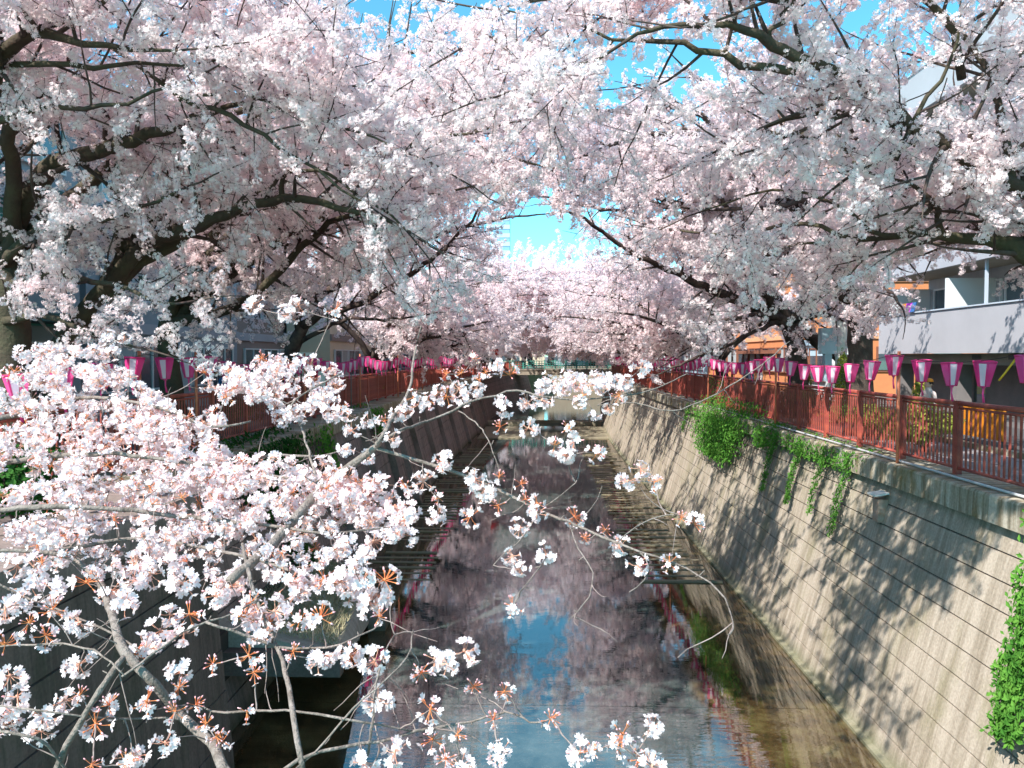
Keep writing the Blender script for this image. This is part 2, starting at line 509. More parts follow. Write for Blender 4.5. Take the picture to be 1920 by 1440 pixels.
# concrete bars of the stepped bed along both margins
for side, xa, xb in ((1, 3.0, 5.05), (-1, 3.05, 4.9)):
    led = empty('bed_protection', (0, 0, 0), 'concrete bars lying in the shallow water along the %s wall' % ('right sunlit' if side > 0 else 'left shaded'), 'river bed bars')
    y = 22.0
    while y < 54:
        a = xa + rnd.uniform(-0.12, 0.12); b = xb + rnd.uniform(-0.25, 0.2)
        mb = MB(); x0, x1 = sorted((side * a, side * b))
        h = rnd.uniform(0.008, 0.03)
        mb.prism([(x0, -0.09, -0.3), (x1, -0.09, -0.3), (x1, -0.07, h), (x0, -0.07, h)], [(x0, 0.09, -0.3), (x1, 0.09, -0.3), (x1, 0.07, h), (x0, 0.07, h)])
        o = mb.obj('concrete_bar', M['ledge'], led, (cx(y), y, ZW))
        o.rotation_euler = (0, rnd.uniform(-0.006, 0.006), rnd.uniform(-0.01, 0.01))
        y += 0.60


# ------------------------------------------------------------------ canal walls
def wallx(z):
    return XB + KB * (z - ZW)


def canal_wall(side, name, label, mw, mc, y0, y1, seg, rows, foot=XB):
    root = empty(name, (0, 0, 0), label, 'wall')
    ztop = ZG - 0.39
    h = (ztop - ZW) / rows
    zs = ZW - 0.6
    ys = list(np.arange(y0, y1, 4.0)) + [y1]
    sub = MB()                                  # the recessed backing seen in the joints
    for a, b in zip(ys[:-1], ys[1:]):
        p = []
        for y in (a, b):
            c = cx(y)
            p.append([(c + side * (foot + KB * (zs - ZW) + 0.035), y, zs), (c + side * (foot + KB * (ztop - ZW) + 0.035), y, ztop),
                      (c + side * (foot + 2.6), y, ztop), (c + side * (foot + 2.6), y, zs)])
        sub.prism(p[0], p[1])
    sub.obj('backing', M['joint'], root)
    for r in range(rows):
        za, zb = ZW + r * h + 0.013, ZW + (r + 1) * h - 0.013
        if r == 0: za = zs
        y = y0 + (r % 2) * seg * 0.5 - seg
        while y < y1:
            a, b = max(y, y0), min(y + seg, y1)
            y += seg
            if b - a < 0.3: continue
            jit = rnd.uniform(-0.004, 0.004)
            mb = MB(); p = []
            cuts = [a + 0.002] + [q for q in ys if a + .1 < q < b - .1] + [b - 0.002]
            for yy in cuts:
                c = cx(yy)
                p.append([(c + side * (foot + KB * (za - ZW) + jit), yy, za), (c + side * (foot + KB * (zb - ZW) + jit), yy, zb),
                          (c + side * (foot + KB * (zb - ZW) + 0.2), yy, zb), (c + side * (foot + KB * (za - ZW) + 0.2), yy, za)])
            nv = [q for pp in p for q in pp]
            fs = [(0, 3, 2, 1), tuple(len(nv) - 4 + i for i in range(4))]
            for q in range(len(p) - 1):
                fs += [(4 * q + i, 4 * q + (i + 1) % 4, 4 * q + 4 + (i + 1) % 4, 4 * q + 4 + i) for i in range(4)]
            mb.add(nv, fs)
            mb.obj('concrete_panel', mw, root)
    # coping stones
    y = y0; k = 0
    while y < y1:
        a, b = y, min(y + 3.6, y1)
        mb = MB(); p = []
        xi = foot + KB * (ztop - ZW) - 0.15
        for yy in (a + 0.008, b - 0.008):
            c = cx(yy)
            p.append([(c + side * xi, yy, ztop), (c + side * (xi + 0.01), yy, ZG - 0.03), (c + side * (xi + 0.04), yy, ZG + 0.004),
                      (c + side * (XF + 0.25), yy, ZG + 0.02), (c + side * (XF + 0.25), yy, ztop)])
        mb.prism(p[0], p[1])
        mb.obj('coping_stone', mc, root)
        y += 3.6
    return root


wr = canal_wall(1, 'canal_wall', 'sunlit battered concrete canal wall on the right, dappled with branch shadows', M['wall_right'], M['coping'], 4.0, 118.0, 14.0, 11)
# pale foot ledge at the water line
mb = MB()
for a, b in zip([4, 20, 40, 50, 60], [20, 40, 50, 60, 74]):
    mb.prism([(cx(a) + XB - 0.10, a, ZW - 0.3), (cx(a) + XB - 0.08, a, ZW + 0.05), (cx(a) + XB + 0.03, a, ZW + 0.07), (cx(a) + XB + 0.1, a, ZW - 0.3)],
             [(cx(b) + XB - 0.10, b, ZW - 0.3), (cx(b) + XB - 0.08, b, ZW + 0.05), (cx(b) + XB + 0.03, b, ZW + 0.07), (cx(b) + XB + 0.1, b, ZW - 0.3)])
mb.obj('foot_ledge', M['wall_right'], wr)
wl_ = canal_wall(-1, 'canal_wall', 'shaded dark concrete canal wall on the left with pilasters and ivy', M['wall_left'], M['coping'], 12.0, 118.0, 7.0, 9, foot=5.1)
for y in [22.5, 27, 30.5, 33.2, 36.5, 41, 46, 51.5, 57.5, 64, 71]:
    mb = MB(); c = cx(y)
    xt = -(5.1 + KB * (ZG - 0.45 - ZW)) + 0.02; xb = -5.1
    wv = 0.45
    mb.prism([(c + xb + 0.35, y, ZW - 0.4), (c + xb - 0.2, y, ZW - 0.4), (c + xt - 0.2, y, ZG - 0.42), (c + xt + 0.22, y, ZG - 0.42)],
             [(c + xb + 0.35, y + wv, ZW - 0.4), (c + xb - 0.2, y + wv, ZW - 0.4), (c + xt - 0.2, y + wv, ZG - 0.42), (c + xt + 0.22, y + wv, ZG - 0.42)])
    mb.obj('pilaster', M['wall_left'], wl_)

# near block of the left wall with the culvert behind it
nb = empty('culvert_block', (0, 0, 0), 'dark jointed concrete wall block at the near left beside a black culvert mouth', 'wall')
for r in range(8):
    z0 = ZW - 0.5 + r * 0.61
    for a, b in ((-6, 0.9), (0.92, 6.1), (6.12, 11.5)):
        mb = MB()
        xa = -4.45 - 0.06 * r
        mb.prism([(xa - rnd.uniform(0, .012), a, z0), (-7.5, a, z0), (-7.5, a, z0 + 0.595), (xa - 0.05, a, z0 + 0.595)],
                 [(xa, b, z0), (-7.5, b, z0), (-7.5, b, z0 + 0.595), (xa - 0.05, b, z0 + 0.595)])
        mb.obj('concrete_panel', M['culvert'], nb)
mb = MB(); mb.box(-7.4, -5.05, -6, 11.45, ZW - 0.4, ZG - 0.42)
mb.obj('backing', M['joint'], nb)
mb = MB(); mb.box(-7.2, -4.75, -6, 11.6, ZG - 0.40, ZG + 0.015)
mb.obj('coping_stone', M['wall_left'], nb)
ap = empty('outfall_slab', (0, 0, 0), 'pale sloping concrete slab with dry grass over the black outfall', 'slab')
mb = MB()
mb.prism([(-5.6, 13.3, -4.6), (-5.6, 13.3, -5.35), (-3.35, 13.3, -5.35), (-3.5, 13.3, -5.12)],
         [(-5.6, 19.5, -4.9), (-5.6, 19.5, -6.4), (-4.0, 19.5, -6.4), (-4.15, 19.5, -5.9)])
mb.obj('slab', M['apron'], ap)
mb = MB(); mb.box(-5.6, -3.30, 13.05, 13.3, -5.42, -5.02); mb.obj('front_edge', M['culvert'], ap)
mb = MB(); mb.box(-5.55, -5.3, 11.6, 18.5, ZW - 0.3, -4.7); mb.obj('side_wall', M['joint'], ap)
mb = MB(); mb.box(-3.85, -3.45, 17.8, 18.6, ZW - 0.5, -5.9)
mb.obj('pier', M['wall_left'], ap)
gm = MB()
for i in range(5200):
    u, v = rnd.random(), rnd.random()
    y = 13.5 + 5.6 * v
    x = -5.4 + (1.9 - 0.6 * v) * u
    z = -4.62 - 0.3 * v - (0.45 + 0.1 * v) * u
    L = rnd.uniform(.08, .28); a = rnd.uniform(0, 6.28)
    dx, dy = math.cos(a) * L * .7, math.sin(a) * L * .7
    gm.add([(x - .008, y, z), (x + .008, y, z), (x + dx, y + dy, z + L * .7)], [(0, 1, 2)])
g_ = gm.obj('dry_grass', M['dry_grass']); tag(g_, 'dry straw coloured grass on the sloping slab by the left wall', 'grass', kind='stuff')


# ------------------------------------------------------------------ railings
def fence(side, y0, y1, label):
    root = empty('fence', (0, 0, ZG), label, 'fence')
    H = 1.2
    post = MB(); post.box(-0.045, 0.045, -0.06, 0.06, 0, H - 0.02); post.box(-0.05, 0.05, -0.075, 0.075, H - 0.02, H + 0.01)
    post_me = post.mesh('post', M['red_paint'])
    pk = MB(); pk.box(-0.011, 0.011, -0.016, 0.016, 0.145, H - 0.085)
    pk_me = pk.mesh('picket', M['red_paint'])
    sp = 1.93
    n = int((y1 - y0) / sp)
    npk = 0
    rest = MB()
    # start so that a post falls at y = 13.0
    ys = [y0 + i * sp for i in range(n + 1)]
    for i, y in enumerate(ys):
        c = cx(y) + side * XF
        inst('post', post_me, root, (c, y, 0))
        if i == n: break
        y2 = ys[i + 1]; c2 = cx(y2) + side * XF
        rl = MB()
        rl.tube([(c, y, H - 0.03), (c2, y2, H - 0.03)], 0.040, 8)
        rl.obj('top_rail', M['red_paint'], root)
        rl = MB()
        rl.tube([(c, y, H - 0.105), (c2, y2, H - 0.105)], 0.022, 6)
        rl.obj('middle_rail', M['red_paint'], root)
        rl = MB()
        rl.tube([(c, y, 0.12), (c2, y2, 0.12)], 0.028, 6)
        rl.obj('bottom_rail', M['red_paint'], root)
        k = 15
        for j in range(1, k):
            t = j / k
            px, py = c + (c2 - c) * t, y + (y2 - y) * t
            if npk < 300:
                inst('picket', pk_me, root, (px, py, 0)); npk += 1
            else:
                rest.box(px - .011, px + .011, py - .016, py + .016, .145, H - .085)
    tag(rest.obj('far_pickets', M['red_paint'], root), kind='stuff')
    return root


fence(1, 13.0 - 1.93 * 4, 118, 'rusty red picket railing along the right bank above the sunlit wall')
fence(-1, 12.6 - 1.93 * 4, 118, 'dark red picket railing along the left bank behind the blossoms')

# pipes on the coping
mb = MB(); mb.tube([(XC + .20, 5, ZG + .05), (XC + .21, 14, ZG + .05), (XC + .19, 22, ZG + .055), (XC + .2, 45, ZG + .05)], 0.022, 6)
tag(mb.obj('conduit_pipe', M['pipe']), 'thin pale pipe lying along the right coping below the railing', 'pipe')
mb = MB(); mb.tube([(XC + .28, 5, ZG + .045), (XC + .27, 12, ZG + .045), (XC + .29, 30, ZG + .045)], 0.014, 5)
tag(mb.obj('conduit_pipe', M['cable']), 'black cable lying beside the pale pipe on the right coping', 'cable')


# ------------------------------------------------------------------ lanterns, poles and cables
def lantern_meshes():
    fr = MB(); k = 6
    rt, rb, h = 0.150, 0.075, 0.34
    T = [(rt * math.cos(i * math.pi / 3 + .26), rt * math.sin(i * math.pi / 3 + .26), 0) for i in range(k)]
    B = [(rb * math.cos(i * math.pi / 3 + .26), rb * math.sin(i * math.pi / 3 + .26), -h) for i in range(k)]
    for i in range(k):
        j = (i + 1) % k
        def mixp(a, b, t): return tuple(a[q] + (b[q] - a[q]) * t for q in range(3))
        if i % 2:
            fr.add([T[i], T[j], B[j], B[i]], [(0, 1, 2, 3)])
        else:
            for a0, a1 in ((0, .17), (.83, 1)):
                fr.add([mixp(T[i], T[j], a0), mixp(T[i], T[j], a1), mixp(B[i], B[j], a1), mixp(B[i], B[j], a0)], [(0, 1, 2, 3)])
        fr.tube([T[i], T[j]], 0.010, 4); fr.tube([B[i], B[j]], 0.008, 4); fr.tube([T[i], B[i]], 0.007, 4)
    fr.tube([(0, 0, -h + .01), (0, 0, -h - .03)], 0.03, 6)
    pa = MB()
    i, j = 0, 1
    s = 0.985
    q = [mixp(T[i], T[j], .17), mixp(T[i], T[j], .83), mixp(B[i], B[j], .83), mixp(B[i], B[j], .17)]
    q = [(a * s, b * s, c) for a, b, c in q]
    pa.add(q, [(0, 1, 2, 3)])
    hd = MB(); hd.tube([(0, 0, -h - .02), (0.005, 0, -h - .12), (-.01, .01, -h - .24)], [0.014, .012, .018], 5)
    rimm = MB()
    rimm.tube([(rt * math.cos(a * math.pi / 3 + .26), rt * math.sin(a * math.pi / 3 + .26), 0.008) for a in range(7)], 0.013, 5)
    return fr.mesh('frame', M['pink']), pa.mesh('paper_panel', M['paper']), hd.mesh('tassel', M['pink']), rimm.mesh('rim', M['pink'])


fr_me, pa_me, hd_me, rim_me = lantern_meshes()
lm = MB()
for me_, mi in ((fr_me, 0), (hd_me, 0), (rim_me, 0)):
    lm.add([v.co for v in me_.vertices], [tuple(p.vertices) for p in me_.polygons], mi)
for a in (0, 2, 4):
    rz = Matrix.Rotation(a * math.pi / 3, 3, 'Z')
    lm.add([rz @ v.co for v in pa_me.vertices], [(0, 1, 2, 3)], 1)
far_lantern_me = lm.mesh('lantern', [M['pink'], M['paper']])


def pole(side, y, ztop, label):
    mb = MB()
    mb.tube([(0, 0, 0), (0, 0, (ztop - ZG) * .5), (0.0, 0, ztop - ZG)], 0.028, 8)
    o = mb.obj('lantern_pole', M['orange_paint'], None, (cx(y) + side * 6.50, y, ZG + 0.01))
    return tag(o, label, 'pole', 'orange lantern poles on the canal side of the railings')


def lantern_run(side, poles, sp, x, first_y, sidename):
    k = 0
    y = first_y
    while y < poles[-1] - 0.3:
        a = max([p for p in poles if p <= y]); b = min([p for p in poles if p > y])
        t = (y - a) / (b - a)
        z = 0.03 - 0.24 * 4 * t * (1 - t) * min(1.0, (b - a) / 7.0) - 0.02 + rnd.uniform(-.012, .012)
        loc = (cx(y) + side * (x + rnd.uniform(-.03, .03)), y, z)
        rot = (rnd.uniform(-.09, .09), rnd.uniform(-.09, .09), -math.pi / 2 - .26 - math.pi / 6 - side * .45 + rnd.uniform(-.3, .3))
        w = ord_word(k)
        grp = 'pink lanterns strung along the %s railing' % sidename
        if w:
            lab = 'pink and white paper lantern, %s from the near end of the %s string' % (w, sidename)
        else:
            lab = 'small pink paper lantern far along the %s string' % sidename
        if y < 34:
            t_ = empty('paper_lantern', loc, lab, 'lantern', grp)
            t_.rotation_euler = rot
            inst('frame', fr_me, t_); inst('tassel', hd_me, t_); inst('rim', rim_me, t_)
            for a_ in (0, 2, 4):
                inst('paper_panel', pa_me, t_, (0, 0, 0), (0, 0, a_ * math.pi / 3))
        else:
            tag(inst('paper_lantern', far_lantern_me, None, loc, rot), lab, 'lantern', grp)
        k += 1
        y += sp
    mb = MB()
    for a, b in zip(poles[:-1], poles[1:]):
        pts = []
        for i in range(9):
            t = i / 8; yy = a + (b - a) * t
            pts.append((cx(yy) + side * x, yy, 0.035 - 0.24 * 4 * t * (1 - t) * min(1.0, (b - a) / 7.0)))
        mb.tube(pts, 0.006, 4, cap=False)
    tag(mb.obj('lantern_cable', M['cable']), 'thin dark cable carrying the lanterns of the %s string' % sidename, 'cable')


RP = [4.5, 10.6, 14.35, 21.6, 30.0, 38, 46, 54, 62, 70, 78]
LP = [5.0, 12.75, 14.9, 22, 29, 37, 45, 53, 61, 69, 77]
lantern_run(1, RP, 0.955, 6.42, 8.6, 'right')
lantern_run(-1, LP, 0.955, 6.36, 8.5, 'left')
for i, y in enumerate(RP[1:5] + RP[5:8]):
    pole(1, y, 0.08, 'orange lantern pole on the right bank, %s from the near end' % ord_word(i))
for i, y in enumerate(LP[1:8]):
    pole(-1, y, 0.08, 'orange lantern pole on the left bank, %s from the near end' % ord_word(i))


# ------------------------------------------------------------------ buildings
def windowset(root, X, face, y0, y1, z0, z1, n, frame_m, pane_m=None, depth=0.12):
    """n windows along Y on a facade at X whose outside is towards face (-1: -X)"""
    wy = (y1 - y0) / n
    for i in range(n):
        a, b = y0 + i * wy + 0.12, y0 + (i + 1) * wy - 0.12
        mb = MB()
        t = 0.06
        for (ya, yb, za, zb) in ((a, b, z0, z0 + t), (a, b, z1 - t, z1), (a, a + t, z0 + t, z1 - t), (b - t, b, z0 + t, z1 - t), ((a + b) / 2 - t / 2, (a + b) / 2 + t / 2, z0 + t, z1 - t)):
            x0, x1 = sorted((X + face * 0.07, X - face * 0.03))
            mb.box(x0, x1, ya, yb, za, zb)
        f = mb.obj('window', frame_m, root)
        for ya, yb in ((a + t, (a + b) / 2 - t / 2), ((a + b) / 2 + t / 2, b - t)):
            mb = MB(); x0, x1 = sorted((X + face * 0.02, X - face * 0.02))
            mb.box(x0, x1, ya, yb, z0 + t, z1 - t)
            mb.obj('pane', (pane_m or M['glass']) if rnd.random() < .6 else M['curtain'], f)


# grey apartment building with balconies, right bank
gb = empty('apartment_building', (14, 5, ZG), 'grey apartment building with long balcony parapets and an open ground floor, right bank', 'building')
def gobj(mb, name, m): return mb.obj(name, m, gb, (-14, -5, -ZG))
YA, YB = 3.0, 32.6
for k in range(4):
    zb = 0.10 + 2.95 * k
    mb = MB(); mb.box(14.0, 14.15, YA, YB, zb, zb + 1.50); gobj(mb, 'balcony_parapet', M['grey_facade'])
    mb = MB(); mb.box(13.95, 14.2, YA, YB, zb + 1.50, zb + 1.545); gobj(mb, 'handrail', M['grey_rail'])
    mb = MB(); mb.box(14.15, 15.9, YA, YB, zb + 0.02, zb + 0.22); gobj(mb, 'balcony_slab', M['soffit'])
    mb = MB(); mb.box(14.0, 14.15, YB, YB + 0.14, zb, zb + 1.5); mb.box(14.15, 15.9, YB, YB + 0.14, zb, zb + 1.5); gobj(mb, 'balcony_end', M['grey_facade'])
    if k < 3:
        mb = MB(); mb.box(15.9, 16.2, YA, YB, zb + .22, zb + 2.97); gobj(mb, 'wall', M['curtain'])
        sub = empty('window_row', (0, 0, 0)); sub.parent = gb; sub.location = (-14, -5, -ZG)
        windowset(sub, 15.86, -1, YA + .5, YB - .5, zb + 0.5, zb + 2.55, 12, M['white_frame'])
        for y in (9.5, 16.4, 21.6, 27.8, YB - .2):
            mb = MB(); mb.box(14.15, 15.86, y, y + 0.07, zb + .22, zb + 2.6); gobj(mb, 'balcony_divider', M['white_frame'])
        for y in (12.5, 19.3, 25.5):
            mb = MB(); mb.box(14.22, 14.30, y, y + .08, zb + 1.545, zb + 2.97); gobj(mb, 'balcony_post', M['grey_rail'])
mb = MB(); mb.box(14.15, 24, YA, YB, 10.45, 10.6); gobj(mb, 'roof', M['grey_facade'])
mb = MB(); mb.box(16.2, 24, YA, YB, 0.12, 10.45); gobj(mb, 'wall', M['blue_grey'])
mb = MB(); mb.box(14.4, 24, YA, YB, -0.28, 0.09); gobj(mb, 'ground_floor_beam', M['soffit'])
mb = MB(); mb.box(20.0, 20.3, YA, YB, ZG, -0.28); gobj(mb, 'back_wall', M['garage'])
for y in (7.5, 12.2, 15.6, 19.4, 23.4, 27.8, 32.0):
    mb = MB(); mb.box(14.6, 15.1, y, y + 0.45, ZG, -0.28); gobj(mb, 'column', M['column'])
for y in (13.4, 15.0, 18.2, 19.6, 24.0, 26.0):
    mb = MB(); mb.box(14.33, 14.40, y, y + 0.42, -0.10, 0.04); gobj(mb, 'vent', M['garage'])
for y0_, y1_ in ((23.9, 27.7), (28.4, 31.9)):
    mb = MB(); mb.box(15.5, 15.6, y0_, y1_, ZG, -0.3); gobj(mb, 'infill_wall', M['column'])
# orange building
ob = empty('apartment_building', (14, 50, ZG), 'tall orange building behind the blossoms on the right bank', 'building')
def oobj(mb, name, m, root=ob, off=(-14, -50, -ZG)): return mb.obj(name, m, root, off)
mb = MB(); mb.box(13.6, 26, 41, 63, ZG, 13.4); oobj(mb, 'wall', M['orange_wall'])
for k in range(5):
    mb = MB(); mb.box(13.52, 13.6, 41, 63, 0.9 + 2.9 * k, 1.25 + 2.9 * k); mb.box(13.52, 26, 40.92, 41, 0.9 + 2.9 * k, 1.25 + 2.9 * k); oobj(mb, 'floor_band', M['orange_band'])
    sub = empty('window_row'); sub.parent = ob; sub.location = (-14, -50, -ZG)
    windowset(sub, 13.54, -1, 42, 62, -0.9 + 2.9 * k, 0.5 + 2.9 * k, 7, M['brick_brown'])
    for i in range(4):
        a = 14.6 + i * 2.8
        mb = MB(); mb.box(a, a + 1.5, 40.93, 40.98, -0.8 + 2.9 * k, 0.5 + 2.9 * k); f = oobj(mb, 'window', M['brick_brown'])
        mb = MB(); mb.box(a + .1, a + 1.4, 40.90, 40.93, -0.7 + 2.9 * k, 0.4 + 2.9 * k); mb.obj('pane', M['glass'], f)
mb = MB(); mb.box(13.0, 13.6, 44, 52, 0.15, 0.35); oobj(mb, 'canopy', M['brick_brown'])
mb = MB(); mb.box(13.5, 26.1, 40.9, 63.1, 13.4, 13.7); oobj(mb, 'roof', M['orange_band'])


def simple_building(name, X0, X1, Y0, Y1, top, face, label, wall_m, band_m, frame_m, fh=2.9, nwin=6, cat='building'):
    r = empty(name, ((X0 + X1) / 2, (Y0 + Y1) / 2, ZG), label, cat)
    off = (-(X0 + X1) / 2, -(Y0 + Y1) / 2, -ZG)
    mb = MB(); mb.box(X0, X1, Y0, Y1, ZG, top); mb.obj('wall', wall_m, r, off)
    xf = X1 if face > 0 else X0
    k = 0
    z = ZG + fh
    while z < top - 0.2:
        mb = MB(); a, b = sorted((xf, xf + face * 0.09)); mb.box(a, b, Y0, Y1, z - .25, z + 0.1); mb.obj('floor_band', band_m, r, off)
        z += fh
    z = ZG + 0.8
    while z + 1.6 < top:
        sub = empty('window_row'); sub.parent = r; sub.location = off
        windowset(sub, xf + face * 0.06, face, Y0 + .6, Y1 - .6, z, z + 1.5, nwin, frame_m)
        if X1 - X0 > 4:
            nn = int((X1 - X0) / 3)
            for i in range(nn):
                a = X0 + .8 + i * 3
                mb = MB(); mb.box(a, a + 1.4, Y0 - .06, Y0 - .01, z, z + 1.4); f = mb.obj('window', frame_m, r, off)
                mb = MB(); mb.box(a + .08, a + 1.32, Y0 - .09, Y0 - .06, z + .08, z + 1.32); mb.obj('pane', M['glass'], f)
        z += fh
    mb = MB(); mb.box(X0 - .1, X1 + .1, Y0 - .1, Y1 + .1, top, top + .25); mb.obj('roof', band_m, r, off)
    return r


# left bank
tb = simple_building('office_building', -24, -12.6, 7.0, 21.5, 9.4, 1, 'grey building with teal green panels behind the near left trees', M['blue_grey'], M['teal'], M['white_frame'], 2.95, 6)
for k in range(3):
    for i, y in enumerate((8.2, 12.2, 16.4)):
        mb = MB(); mb.box(-12.6, -12.42, y, y + 2.0, ZG + 2.1 + 2.95 * k, ZG + 3.7 + 2.95 * k)
        mb.obj('teal_panel', M['teal'], tb, (18.3, -14.25, -ZG))
    mb = MB(); mb.box(-12.6, -11.4, 7.2, 21.3, ZG + 2.75 + 2.95 * k, ZG + 2.95 + 2.95 * k)
    mb.obj('awning', M['teal_dark'], tb, (18.3, -14.25, -ZG))
simple_building('apartment_building', -24, -13.0, 22.5, 34, 7.6, 1, 'blue grey building between the teal panelled one and the cream one', M['blue_grey'], M['grey_facade'], M['white_frame'], 2.9, 5)
cb = simple_building('apartment_building', -13.2, -10.9, 41.5, 52, 4.4, 1, 'cream plastered building whose corner shows under the left branches', M['cream'], M['brown_wall'], M['white_frame'], 3.0, 3)
simple_building('apartment_building', -24, -13.4, 35, 46, 6.0, 1, 'grey brown house just behind the cream building', M['brown_wall'], M['grey_facade'], M['white_frame'], 2.9, 4)
simple_building('apartment_building', -22, -12, 54, 70, 6.5, 1, 'pale blue house far along the left bank', M['pale_blue'], M['grey_facade'], M['white_frame'], 2.9, 5)
simple_building('apartment_building', -20, -10, 74, 100, 7.0, 1, 'grey brown block at the far left end of the bank', M['brown_wall'], M['grey_facade'], M['white_frame'], 2.9, 7)
simple_building('apartment_building', 14, 26, 66, 90, 7.5, -1, 'pale blue block far along the right bank behind the orange one', M['pale_blue'], M['grey_facade'], M['white_frame'], 2.9, 7)
simple_building('apartment_building', 17, 28, 94, 120, 8, -1, 'cream block at the far right end of the bank', M['cream'], M['grey_facade'], M['white_frame'], 2.9, 7)
simple_building('white_shop', 12.8, 13.5, 34.5, 40.0, 0.5, -1, 'low white shop front between the grey and the orange building', M['white_frame'], M['pale_blue'], M['brick_brown'], 2.2, 2, 'shop')
tw = empty('office_tower', (-13.5, 300, ZG), 'pale blue glass tower standing far off above the avenue', 'tower')
mb = MB(); mb.box(-3.5, 3.5, 0, 8, 0, 57); mb.obj('wall', M['tower'], tw)
for k in range(17):
    mb = MB(); mb.box(-3.6, 3.6, -.15, 0, 2 + 3.2 * k, 3.6 + 3.2 * k); mb.obj('window_band', M['pale_blue'], tw)

# green bridge
br = empty('footbridge', (cx(105), 105, ZG), 'green railed bridge crossing the far end of the canal', 'bridge')
mb = MB(); mb.box(-9.5, 9.5, 0, 5, -0.55, 0.05); mb.obj('girder', M['girder'], br)
mb = MB(); mb.box(-9.5, 9.5, -.1, 5.1, .05, .2); mb.obj('deck', M['girder'], br)
for z in (0.35, 0.65, 0.95, 1.25):
    mb = MB(); mb.box(-9.5, 9.5, -.06, .02, z, z + 0.10); mb.obj('rail', M['bridge_green'], br)
mb = MB(); mb.box(-.08, .08, -.12, .06, .2, 1.45); pm = mb.mesh('post', M['bridge_green'])
for i in range(14):
    inst('post', pm, br, (-9.1 + i * 1.4, 0, 0))
mb = MB(); mb.box(-.05, .05, -.04, 0, .35, 1.3); pm = mb.mesh('baluster', M['bridge_green'])
for i in range(52):
    inst('baluster', pm, br, (-9.3 + i * .36, 0, 0))
for x0, x1 in ((-9.5, -6.6), (6.6, 9.5)):
    mb = MB(); mb.box(x0, x1, 0, 5, -4.5, -.55); mb.obj('abutment', M['girder'], br)
mb = MB(); mb.box(-12, 24, 139, 142, ZW - .5, ZG + .1)
tag(mb.obj('far_wall', M['girder']), 'pale concrete wall closing the canal where it bends away', 'wall')

# ------------------------------------------------------------------ blossom pieces
def flower_simple(mb, c, n, r, s=0):
    """five-petal cup of five kite faces, 5 quads"""
    n = Vector(n).normalized()
    a = n.orthogonal().normalized(); b = n.cross(a)
    th0 = rnd.random() * 6.28
    vs = [c - n * r * 0.15]
    fs = []
    for i in range(5):
        t = th0 + i * 1.2566
        for dt, rr, hh in ((-0.42, .78, .16), (0, 1.0, .28), (0.42, .78, .16)):
            vs.append(c + (a * math.cos(t + dt) + b * math.sin(t + dt)) * r * rr + n * r * hh)
        k = 1 + 3 * i
        fs.append((0, k, k + 1, k + 2))
    mb.add(vs, fs, 0)


def rand_dir(up=0.0):
    while True:
        v = Vector((rnd.uniform(-1, 1), rnd.uniform(-1, 1), rnd.uniform(-1, 1)))
        if 0.1 < v.length < 1:
            v.normalize(); v.z += up
            return v.normalized()


def sprig_mesh(name, L=0.52, ncl=9, nfl=14, rcl=0.056, rf=0.021, big=1.0):
    mb = MB()
    pts = [Vector((0, 0, 0))]
    d = Vector((1, 0, .05))
    for i in range(5):
        d = (d + Vector((0, rnd.uniform(-.22, .22), rnd.uniform(-.2, .2)))).normalized()
        pts.append(pts[-1] + d * L / 5)
    mb.tube(pts, [.0055, .005, .0045, .004, .003, .002], 3, 1, False)
    for i in range(ncl):
        t = (i + rnd.random() * .8 + .2) / ncl
        k = min(int(t * 5), 4)
        base = pts[k].lerp(pts[k + 1], t * 5 - k if t * 5 - k < 1 else 1)
        side = rand_dir(); side.x *= .5
        c = base + side * rnd.uniform(.02, .11)
        if (c - base).length > .06:
            mb.tube([base, c], [.0025, .0018], 3, 1, False)
        rr = rcl * rnd.uniform(.75, 1.25) * big
        for j in range(nfl):
            n = rand_dir(-.1)
            flower_simple(mb, c + n * rr * rnd.uniform(.55, 1), n, rf * rnd.uniform(.85, 1.2) * big)
    return mb.mesh(name, [M['petal'], M['twig']])


SPRIGS = [sprig_mesh('sprig_piece') for _ in range(8)]
SPRIGS_FAR = [sprig_mesh('far_sprig_piece', 0.9, 10, 7, 0.09, 0.045) for _ in range(5)]
SPRIGS_VFAR = [sprig_mesh('very_far_sprig_piece', 1.3, 9, 6, 0.16, 0.085) for _ in range(4)]
SRC = {}
for key, lst in (('near', SPRIGS), ('far', SPRIGS_FAR), ('vfar', SPRIGS_VFAR)):
    SRC[key] = [bpy.data.objects.new('sprig_source', me) for me in lst]


